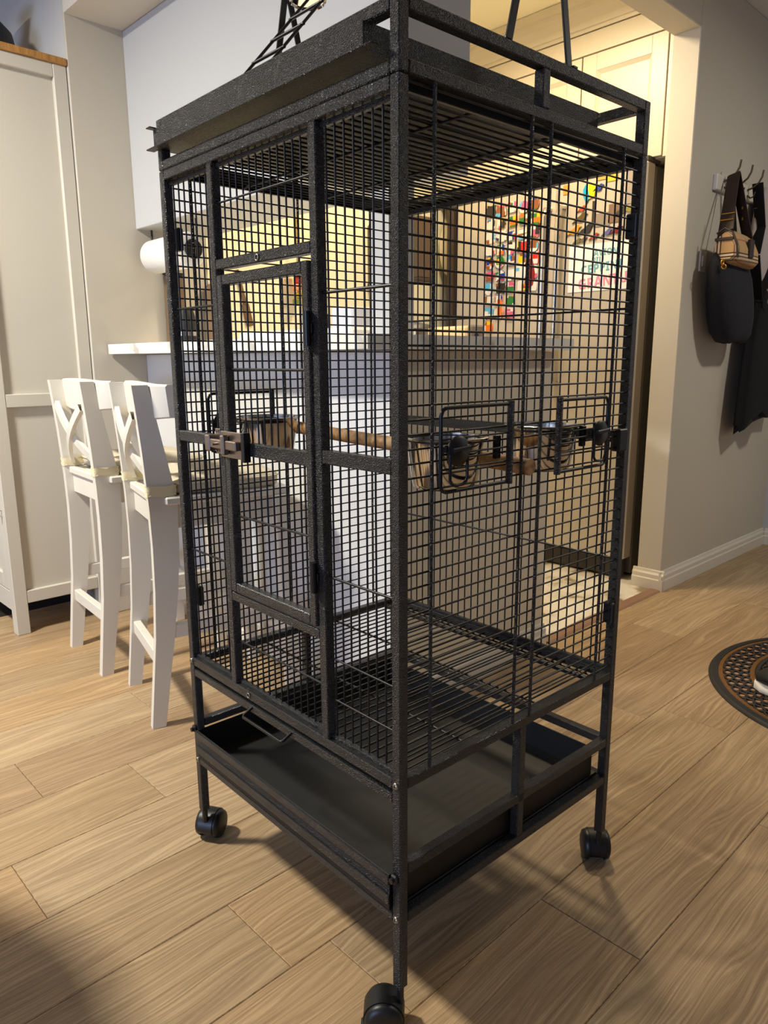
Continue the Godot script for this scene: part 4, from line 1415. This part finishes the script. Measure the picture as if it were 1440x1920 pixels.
# ---------------------------------------------------------------- things in the kitchen
func kitchen_items() -> void:
	# paper towel roll under the boxed wall
	var t := thing("paper_towel_holder", "black wire paper towel holder under the boxed wall", "holder")
	var m := Mesher.new()
	m.tube(PackedVector3Array([Vector3(2.06, 1.452, 0.745), Vector3(2.06, 1.355, 0.745), Vector3(1.735, 1.355, 0.745), Vector3(1.735, 1.452, 0.745)]), 0.004, 8)
	obj("arm", m, M.dark, t)
	m = Mesher.new()
	m.lathe([Vector2(0, -0.006), Vector2(0.032, -0.006), Vector2(0.034, 0), Vector2(0.032, 0.006), Vector2(0, 0.006)], 24, Transform3D(Basis(Vector3.BACK, PI / 2), Vector3(1.762, 1.355, 0.745)))
	obj("end_disc", m, M.dark, t)
	m = Mesher.new()
	m.lathe([Vector2(0.02, -0.135), Vector2(0.054, -0.135), Vector2(0.06, -0.130), Vector2(0.06, 0.130), Vector2(0.054, 0.135), Vector2(0.02, 0.135), Vector2(0.02, -0.135)], 40, Transform3D(Basis(Vector3.BACK, PI / 2), Vector3(1.915, 1.355, 0.745)))
	tag(obj("paper_towel_roll", m, M.paper), "thick white paper towel roll hanging under the boxed wall", "paper roll")
	# tall oven unit against the return wall, only a sliver shows
	var ov := thing("tall_board", "tall brown board with black top band at the far end of the bar counter", "board")
	obj("body", bx(Vector3(2.050, 1.036, 0.787), Vector3(2.076, 1.295, 0.862), 0.003), mat(Color(0.45, 0.36, 0.26), 0.4), ov)
	obj("top_band", bx(Vector3(2.048, 1.296, 0.786), Vector3(2.076, 1.306, 0.864), 0.001), M.dark, ov)
	# cutting board leaning on the wall
	var cb := thing("cutting_board", "tall rounded wooden board leaning on the kitchen wall", "board", Vector3(2.055, 1.036, 0.99))
	m = Mesher.new()
	var poly := PackedVector2Array()
	for i in 13:
		var a := PI * i / 12
		poly.append(Vector2(cos(a) * 0.035, 0.205 + sin(a) * 0.035))
	poly.append(Vector2(-0.035, 0))
	poly.append(Vector2(0.035, 0))
	m.prism(poly, -0.008, 0.008, Transform3D(Basis(Vector3(0, 0, -1), Vector3(0, 1, 0), Vector3(1, 0, 0)), Vector3.ZERO))
	obj("board", m, mat(Color(0.50, 0.42, 0.34), 0.6), cb)
	# black grinder with steel base on the counter
	var gr := thing("grinder", "small black grinder with steel band at the far end of the counter", "grinder", Vector3(1.93, 1.0345, 0.79))
	m = Mesher.new()
	m.lathe([Vector2(0, 0.045), Vector2(0.040, 0.045), Vector2(0.038, 0.10), Vector2(0.030, 0.128), Vector2(0, 0.132)], 24)
	obj("cap", m, M.dark, gr)
	m = Mesher.new()
	m.lathe([Vector2(0, 0.030), Vector2(0.041, 0.030), Vector2(0.041, 0.045), Vector2(0, 0.045)], 24)
	obj("band", m, M.steel, gr)
	m = Mesher.new()
	m.lathe([Vector2(0, 0), Vector2(0.044, 0), Vector2(0.042, 0.030), Vector2(0, 0.030)], 24)
	obj("base", m, M.dark, gr)
	# slanting spatula on the wall
	var sp := thing("spatula", "brown wooden spatula hanging at a slant on the kitchen wall", "spatula")
	m = Mesher.new()
	m.beam(Vector3(2.072, 1.34, 1.118), Vector3(2.072, 1.20, 1.155), 0.018, 0.006, Vector3(0, 0, 1), 0.001)
	m.beam(Vector3(2.072, 1.205, 1.153), Vector3(2.072, 1.115, 1.175), 0.036, 0.006, Vector3(0, 0, 1), 0.002)
	obj("blade", m, mat(Color(0.42, 0.31, 0.2), 0.6), sp)
	# hanging bird toy
	var toy := thing("bird_toy", "yellow and red wooden bird toy hanging on a string in the kitchen", "toy")
	m = Mesher.new()
	m.rod(Vector3(2.03, 1.60, 1.40), Vector3(2.03, 1.22, 1.40), 0.003, 6)
	obj("string", m, mat(Color(0.75, 0.6, 0.2), 0.8), toy)
	var cols := [Color(0.95, 0.78, 0.1), Color(0.8, 0.2, 0.12), Color(0.92, 0.6, 0.4), Color(0.85, 0.7, 0.15), Color(0.45, 0.5, 0.15)]
	for k in 5:
		m = Mesher.new()
		var w := 0.024 - 0.002 * k
		m.box(Vector3(-w, -0.014, -w), Vector3(w, 0.014, w), 0.005, Transform3D(Basis(Vector3.UP, 0.5 * k), Vector3(2.03, 1.345 - 0.031 * k, 1.40 + (0.012 if k % 2 else -0.006))))
		obj("block", m, mat(cols[k], 0.6), toy)
	# microwave hood on the far wall: its brown end faces the bar
	var mw := thing("microwave", "brown microwave oven on the kitchen wall beside the white post", "microwave")
	obj("case", bx(Vector3(1.74, 1.335, 1.86), Vector3(2.076, 1.60, 1.97), 0.004), mat(Color(0.30, 0.235, 0.17), 0.45), mw)
	obj("bottom_band", bx(Vector3(1.735, 1.318, 1.855), Vector3(2.076, 1.335, 1.97), 0.003), mat(Color(0.2, 0.15, 0.1), 0.45), mw)
	# under the microwave: white kettle and jars
	var kt := thing("kettle", "white kettle under the microwave", "kettle", Vector3(1.80, 1.036, 1.30))
	m = Mesher.new()
	m.lathe([Vector2(0, 0), Vector2(0.055, 0), Vector2(0.060, 0.02), Vector2(0.050, 0.12), Vector2(0.038, 0.155), Vector2(0, 0.165)], 28)
	obj("body", m, M.paper, kt)
	m = Mesher.new()
	m.tube(PackedVector3Array([Vector3(-0.05, 0.12, 0), Vector3(-0.085, 0.115, 0), Vector3(-0.09, 0.06, 0), Vector3(-0.055, 0.03, 0)]), 0.007, 8)
	obj("handle", m, M.dark, kt)
	# coffee machine: dark drum with cream shell and a small blue light
	var cf := thing("coffee_machine", "dark rounded coffee machine with cream back and small blue light", "coffee machine")
	m = Mesher.new()
	var cp := PackedVector2Array()
	for i in 15:
		var a := -PI / 2 + PI * i / 14
		cp.append(Vector2(cos(a) * 0.075, sin(a) * 0.135))
	m.prism(cp, 0.0, 0.08, Transform3D(Basis(Vector3(0, 0, -1), Vector3(0, 1, 0), Vector3(1, 0, 0)), Vector3(1.955, 1.535, 2.40)), true)
	obj("shell", m, M.kitchen_cab, cf)
	m = Mesher.new()
	m.prism(cp, 0.0, 0.06, Transform3D(Basis(Vector3(0, 0, -0.86), Vector3(0, 0.92, 0), Vector3(1, 0, 0)), Vector3(1.90, 1.535, 2.40)), true)
	m.box(Vector3(1.90, 1.40, 2.40), Vector3(1.99, 1.68, 2.435), 0.006)
	obj("drum", m, mat(Color(0.05, 0.04, 0.035), 0.35), cf)
	var led := mat(Color(0.3, 0.4, 0.9), 0.4)
	led.emission_enabled = true
	led.emission = Color(0.35, 0.5, 1.0)
	led.emission_energy_multiplier = 1.5
	obj("indicator_light", bx(Vector3(1.896, 1.598, 2.373), Vector3(1.900, 1.615, 2.39), 0.0005), led, cf)
	# frying pan and butter dish on the counter end
	var pn := thing("frying_pan", "dark frying pan with black handle on the counter behind the cage", "pan", Vector3(1.30, 1.0345, 1.33))
	m = Mesher.new()
	m.lathe([Vector2(0, 0), Vector2(0.08, 0), Vector2(0.10, 0.045), Vector2(0.104, 0.047), Vector2(0.097, 0.044), Vector2(0.077, 0.004), Vector2(0, 0.004)], 32)
	obj("bowl", m, mat(Color(0.35, 0.33, 0.3), 0.3, 0.5), pn)
	m = Mesher.new()
	m.tube(PackedVector3Array([Vector3(0.07, 0.05, -0.03), Vector3(-0.02, 0.082, -0.07), Vector3(-0.10, 0.085, -0.11)]), 0.010, 10)
	obj("handle", m, M.dark, pn)
	m = Mesher.new()
	m.lathe([Vector2(0.104, 0.047), Vector2(0.09, 0.062), Vector2(0.03, 0.075), Vector2(0.012, 0.082), Vector2(0, 0.095)], 32)
	obj("lid", m, M.dark, pn)
	var bd := thing("bread_box", "long low cream box with grey end on the counter", "box", Vector3(1.06, 1.0345, 1.36))
	m = Mesher.new()
	m.box(Vector3(-0.055, 0, -0.035), Vector3(0.13, 0.05, 0.035), 0.008)
	obj("body", m, mat(Color(0.86, 0.74, 0.55), 0.5), bd)
	obj("end_cap", bx(Vector3(-0.075, 0, -0.036), Vector3(-0.055, 0.052, 0.036), 0.006), mat(Color(0.45, 0.40, 0.35), 0.5), bd)
	m = Mesher.new()
	m.lathe([Vector2(0, 0), Vector2(0.009, 0), Vector2(0.008, 0.004), Vector2(0, 0.005)], 16, Transform3D(Basis(Vector3.BACK, PI / 2), Vector3(-0.075, 0.016, -0.008)))
	obj("knob", m, M.dark, bd)
	# white tray on the bar behind the mesh
	tag(obj("serving_tray", bx(Vector3(1.02, 1.0345, 0.82), Vector3(1.62, 1.068, 1.10), 0.008), M.paper), "long white tray lying on the bar counter behind the cage door", "tray")
	tag(obj("storage_box", bx(Vector3(1.40, 1.0345, 1.16), Vector3(1.52, 1.16, 1.30), 0.006), mat(Color(0.80, 0.82, 0.88), 0.5)), "pale lavender storage box near the white post", "box")

# ---------------------------------------------------------------- coat wall
func strap(m: Mesher, pts: Array, w: float, t: float, side: Vector3) -> void:
	for i in pts.size() - 1:
		m.beam(pts[i], pts[i + 1], w, t, side, 0.0006)

func coat_wall() -> void:
	var X := 0.715
	var r := thing("coat_rack", "white coat rack board with curved metal hooks on the beige wall", "rack")
	obj("board", bx(Vector3(X - 0.018, 1.632, 2.487), Vector3(X, 1.692, 3.15), 0.003), M.trim, r)
	for z in [2.555, 2.675, 2.795, 2.915, 3.035]:
		var m := Mesher.new()
		m.tube(PackedVector3Array([Vector3(X - 0.018, 1.672, z), Vector3(X - 0.040, 1.678, z), Vector3(X - 0.062, 1.694, z), Vector3(X - 0.074, 1.716, z), Vector3(X - 0.078, 1.742, z)]), 0.0042, 8)
		var h := obj("hook", m, M.hook, r)
		m = Mesher.new()
		m.tube(PackedVector3Array([Vector3(X - 0.018, 1.650, z), Vector3(X - 0.034, 1.638, z), Vector3(X - 0.046, 1.643, z), Vector3(X - 0.052, 1.66, z)]), 0.0036, 8)
		obj("lower_prong", m, M.hook, h)
	# light switch
	var sw := thing("light_switch", "white light switch plate half hidden behind the navy bag", "switch")
	obj("plate", bx(Vector3(X - 0.007, 1.315, 2.415), Vector3(X, 1.395, 2.47), 0.002), M.trim, sw)
	obj("rocker", bx(Vector3(X - 0.010, 1.335, 2.43), Vector3(X - 0.007, 1.375, 2.455), 0.0012), M.white, sw)
	# navy tote bag
	var nb := thing("navy_bag", "dark navy cloth bag hanging lowest on the coat rack", "bag")
	var m := Mesher.new()
	var rings := []
	var lay := [[1.036, 0.30, 0.4], [1.042, 0.62, 0.7], [1.075, 0.80, 0.95], [1.14, 0.94, 1.0], [1.22, 1.0, 0.95], [1.30, 1.02, 0.75], [1.35, 0.95, 0.5], [1.375, 0.80, 0.25], [1.382, 0.55, 0.1]]
	for q in lay:
		var R := PackedVector3Array()
		for i in 28:
			var a := TAU * i / 28
			var cz: float = signf(cos(a)) * pow(absf(cos(a)), 0.7)
			var cx: float = signf(sin(a)) * pow(absf(sin(a)), 0.8)
			R.append(Vector3(X - 0.075 + cx * 0.062 * q[2], q[0] + 0.006 * sin(a * 3.0), 2.575 + (1.2 - q[0]) * 0.22 + cz * 0.175 * q[1]))
		rings.append(R)
	m.loft(rings)
	obj("body", m, M.navy, nb)
	m = Mesher.new()
	strap(m, [Vector3(X - 0.085, 1.36, 2.585), Vector3(X - 0.070, 1.28, 2.60)], 0.022, 0.003, Vector3(0, 0, 1))
	obj("leather_tab", m, M.tan, nb)
	m = Mesher.new()
	m.tube(ring(Vector3(X - 0.112, 1.335, 2.375), 0.011, Vector3(1, 0, 0), 16), 0.003, 8, true)
	m.tube(ring(Vector3(X - 0.114, 1.320, 2.385), 0.008, Vector3(0.6, 0, 0.8), 16), 0.003, 8, true)
	obj("brass_ring", m, M.brass, nb)
	m = Mesher.new()
	strap(m, [Vector3(X - 0.055, 1.37, 2.455), Vector3(X - 0.048, 1.56, 2.515), Vector3(X - 0.044, 1.688, 2.548)], 0.030, 0.003, Vector3(1, 0, 0.3))
	strap(m, [Vector3(X - 0.055, 1.37, 2.64), Vector3(X - 0.048, 1.56, 2.585), Vector3(X - 0.044, 1.688, 2.562)], 0.030, 0.003, Vector3(1, 0, 0.3))
	obj("strap", m, M.leather, nb)
	# plaid shoulder bag
	var pb := thing("plaid_bag", "small tan plaid shoulder bag with brown strap hanging on the coat rack", "bag")
	m = Mesher.new()
	rings = []
	for k in 9:
		var f := k / 8.0
		var z := lerpf(2.405, 2.655, f)
		var g := 1.0 - 0.25 * pow(absf(f - 0.5) * 2.0, 6.0)
		var R := PackedVector3Array()
		var prof := [Vector2(-0.055, -0.042), Vector2(-0.035, -0.062), Vector2(0.03, -0.062), Vector2(0.052, -0.045), Vector2(0.050, 0.0), Vector2(0.028, 0.05), Vector2(0.008, 0.066), Vector2(-0.010, 0.066), Vector2(-0.030, 0.05), Vector2(-0.052, 0.0)]
		for q in prof:
			R.append(Vector3(X - 0.100 + q.x * g, 1.398 + q.y * g - f * 0.012, z))
		rings.append(R)
	m.loft(rings)
	obj("body", m, M.plaid, pb)
	m = Mesher.new()
	m.tube(PackedVector3Array([Vector3(X - 0.157, 1.352, 2.402), Vector3(X - 0.152, 1.40, 2.398), Vector3(X - 0.131, 1.448, 2.40), Vector3(X - 0.100, 1.466, 2.402), Vector3(X - 0.070, 1.448, 2.40)]), 0.004, 6)
	m.box(Vector3(X - 0.136, 1.420, 2.399), Vector3(X - 0.064, 1.432, 2.406), 0.002)
	m.box(Vector3(X - 0.161, 1.36, 2.51), Vector3(X - 0.147, 1.43, 2.55), 0.003)
	obj("leather_trim", m, M.leather, pb)
	m = Mesher.new()
	strap(m, [Vector3(X - 0.100, 1.458, 2.425), Vector3(X - 0.080, 1.56, 2.475), Vector3(X - 0.058, 1.694, 2.548)], 0.048, 0.004, Vector3(1, 0, 0.2))
	strap(m, [Vector3(X - 0.100, 1.446, 2.635), Vector3(X - 0.080, 1.56, 2.600), Vector3(X - 0.058, 1.694, 2.560)], 0.044, 0.004, Vector3(1, 0, 0.2))
	obj("strap", m, M.leather, pb)
	m = Mesher.new()
	for q in [[1.525, 2.452], [1.500, 2.441]]:
		m.box(Vector3(X - 0.116, q[0], q[1] - 0.006), Vector3(X - 0.062, q[0] + 0.004, q[1] - 0.002), 0.0015)
	for q in [[1.56, 2.595], [1.52, 2.607]]:
		m.box(Vector3(X - 0.086, q[0], q[1] - 0.005), Vector3(X - 0.080, q[0] + 0.012, q[1] - 0.002), 0.0015)
	obj("buckle", m, M.brass, pb)
	# black shoulder strap bag / black coat
	var bc := thing("black_coat", "black coat hanging behind the bags, its hem lowest", "coat")
	m = Mesher.new()
	rings = []
	lay = [[0.70, 0.98], [0.78, 0.95], [0.92, 0.90], [1.08, 0.82], [1.2, 0.66], [1.28, 0.46], [1.34, 0.30], [1.40, 0.16]]
	for q in lay:
		var R := PackedVector3Array()
		for i in 36:
			var a := TAU * i / 36
			var fold: float = 1.0 + 0.12 * sin(a * 7.0) * (1.4 - q[0])
			R.append(Vector3(X - 0.075 + sin(a) * 0.055 * fold, q[0] + (0.05 * sin(a * 1.0 + 2.2) + 0.02 * signf(sin(a * 5.0)) if q[0] < 0.72 else 0.0), 3.01 + cos(a) * 0.255 * q[1] * (1.0 + 0.05 * sin(a * 9.0))))
		rings.append(R)
	m.loft(rings)
	obj("body", m, M.garment, bc)
	m = Mesher.new()
	strap(m, [Vector3(X - 0.085, 1.22, 2.84), Vector3(X - 0.080, 1.40, 2.775), Vector3(X - 0.070, 1.52, 2.835), Vector3(X - 0.062, 1.60, 2.825), Vector3(X - 0.058, 1.694, 2.795)], 0.050, 0.005, Vector3(1, 0, 0.3))
	obj("strap", m, M.garment, bc)
	m = Mesher.new()
	m.tube(PackedVector3Array([Vector3(X - 0.125, 1.26, 2.83), Vector3(X - 0.13, 1.235, 2.85), Vector3(X - 0.125, 1.21, 2.845), Vector3(X - 0.13, 1.19, 2.86)]), 0.003, 6)
	obj("zip_pull", m, M.chrome_bar, bc)
	# pale shirt at the right edge
	m = Mesher.new()
	rings = []
	for q in [[1.16, 0.9], [1.26, 1.0], [1.4, 0.95], [1.54, 0.8], [1.64, 0.6], [1.695, 0.25]]:
		var R := PackedVector3Array()
		for i in 32:
			var a := TAU * i / 32
			R.append(Vector3(X - 0.045 + sin(a) * 0.028 * (1.0 + 0.2 * sin(a * 6.0)), q[0], 2.99 + cos(a) * 0.17 * q[1] + (q[0] - 1.2) * -0.08))
		rings.append(R)
	m.loft(rings)
	tag(obj("pale_shirt", m, M.shirt), "pale lilac shirt hanging at the right edge of the coat rack", "shirt")

# ---------------------------------------------------------------- doormat and shoe
func mat_and_shoe() -> void:
	var t := thing("doormat", "round coir doormat with black rubber rim and scroll pattern", "doormat", Vector3(-0.209, 0.0, 1.785))
	var R := 0.467
	var prof := [Vector2(R, 0.0005), Vector2(R - 0.004, 0.007), Vector2(R - 0.010, 0.0100), Vector2(R - 0.013, 0.0090), Vector2(R - 0.019, 0.0105), Vector2(R - 0.022, 0.0093), Vector2(R - 0.027, 0.0110), Vector2(R - 0.029, 0.006)]
	var m := Mesher.new()
	m.lathe(prof, 96)
	obj("rubber_rim", m, M.rubber, t)
	m = Mesher.new()
	m.lathe([Vector2(R - 0.027, 0.0005), Vector2(R - 0.028, 0.008), Vector2(R - 0.040, 0.0105), Vector2(R - 0.043, 0.006), Vector2(R - 0.117, 0.006), Vector2(R - 0.119, 0.0105), Vector2(R - 0.131, 0.0105), Vector2(R - 0.133, 0.006), Vector2(0, 0.006)], 96, Transform3D(), false)
	obj("coir_pad", m, M.coir, t)
	# chains of rubber loops between the two coir rings, and the inner ring
	m = Mesher.new()
	for band in [[R - 0.044, R - 0.117, 62], [R - 0.148, R - 0.24, 40]]:
		var cnt: int = band[2]
		for k in cnt:
			var a := TAU * k / cnt
			var pts := PackedVector3Array()
			var pt2 := PackedVector3Array()
			for i in 13:
				var f := i / 12.0
				var rr: float = lerpf(band[0], band[1], f)
				var w := (TAU / cnt) * 0.52 * sin(f * PI * 3.0)
				pts.append(Vector3(cos(a + w) * rr, 0.0085, sin(a + w) * rr))
				pt2.append(Vector3(cos(a - w) * rr, 0.0080, sin(a - w) * rr))
			m.tube(pts, 0.0034, 6)
			m.tube(pt2, 0.0034, 6)
	for q in [R - 0.140]:
		m.tube(ring(Vector3(0, 0.0085, 0), q, Vector3.UP, 80), 0.006, 8, true)
	var sc := obj("rubber_scroll", m, M.rubber, t)
	sc.set_meta("kind", "stuff")
	# pinkish pebbled filling of the loops
	m = Mesher.new()
	rng.seed = 9
	for k in 62:
		var a := TAU * k / 62
		for f in [0.167, 0.5, 0.833]:
			var rr := lerpf(R - 0.044, R - 0.117, f)
			var o := Vector3(cos(a) * rr, 0.006, sin(a) * rr)
			m.lathe([Vector2(0.0072, 0), Vector2(0.0060, 0.0026), Vector2(0, 0.0036)], 10, Transform3D(Basis(Vector3.UP, -a), o), true, 1.3, 0.9)
	var pe := obj("loop_filling", m, M.pebble, t)
	pe.set_meta("kind", "stuff")
	# shoe standing on it, toe towards the cage
	var s := thing("shoe", "black shoe with white sole on the doormat at the right edge", "shoe", Vector3(-0.06, 0.0125, 1.575), deg_to_rad(6.0))
	var rings := []
	var rs := []
	for k in 15:
		var f := k / 14.0
		var x := lerpf(-0.165, 0.125, f)
		var w := 0.036 + 0.014 * sin(f * PI * 0.9) + 0.004 * f
		w *= sqrt(maxf(0.05, 1.0 - pow(maxf(0.0, (f - 0.80) / 0.2), 2.2)))
		w *= sqrt(maxf(0.1, 1.0 - pow(maxf(0.0, (0.12 - f) / 0.12), 2.0)))
		var h := lerpf(0.085, 0.078, f) if f < 0.45 else lerpf(0.082, 0.042, (f - 0.45) / 0.55)
		if f > 0.93:
			h *= 1.0 - (f - 0.93) * 5.0
		var A := PackedVector3Array()
		var B := PackedVector3Array()
		for i in 20:
			var a := TAU * i / 20
			var cz := cos(a) * w
			var cy := sin(a)
			A.append(Vector3(x, 0.022 + (cy * h * 0.5 + h * 0.5) * 0.95, -cz))
			var e := signf(cy) * pow(absf(cy), 0.4)
			B.append(Vector3(x * 1.03, 0.012 + e * 0.0125, -cz * 1.07))
		rings.append(A)
		rs.append(B)
	m = Mesher.new()
	m.loft(rings)
	obj("upper", m, M.shoe, s)
	m = Mesher.new()
	m.loft(rs)
	obj("sole", m, M.sole, s)
	m = Mesher.new()
	for k in 4:
		m.tube(PackedVector3Array([Vector3(0.02 - 0.02 * k, 0.088, -0.016), Vector3(0.025 - 0.02 * k, 0.099, 0), Vector3(0.02 - 0.02 * k, 0.088, 0.016)]), 0.003, 6)
	obj("laces", m, M.sole, s)

func side_table() -> void:
	# small round table left of the camera; only its shadow reaches the picture
	var t := thing("side_table", "small round wooden table standing outside the picture, left of the camera", "table", Vector3(0.79, 0, -0.85))
	var m := Mesher.new()
	m.lathe([Vector2(0, 0.72), Vector2(0.36, 0.72), Vector2(0.365, 0.73), Vector2(0.36, 0.745), Vector2(0, 0.745)], 64)
	obj("tabletop", m, M.oak, t)
	m = Mesher.new()
	m.lathe([Vector2(0, 0), Vector2(0.18, 0), Vector2(0.17, 0.02), Vector2(0.03, 0.04), Vector2(0.028, 0.70), Vector2(0.1, 0.72), Vector2(0, 0.72)], 32)
	obj("pedestal", m, M.oak, t)
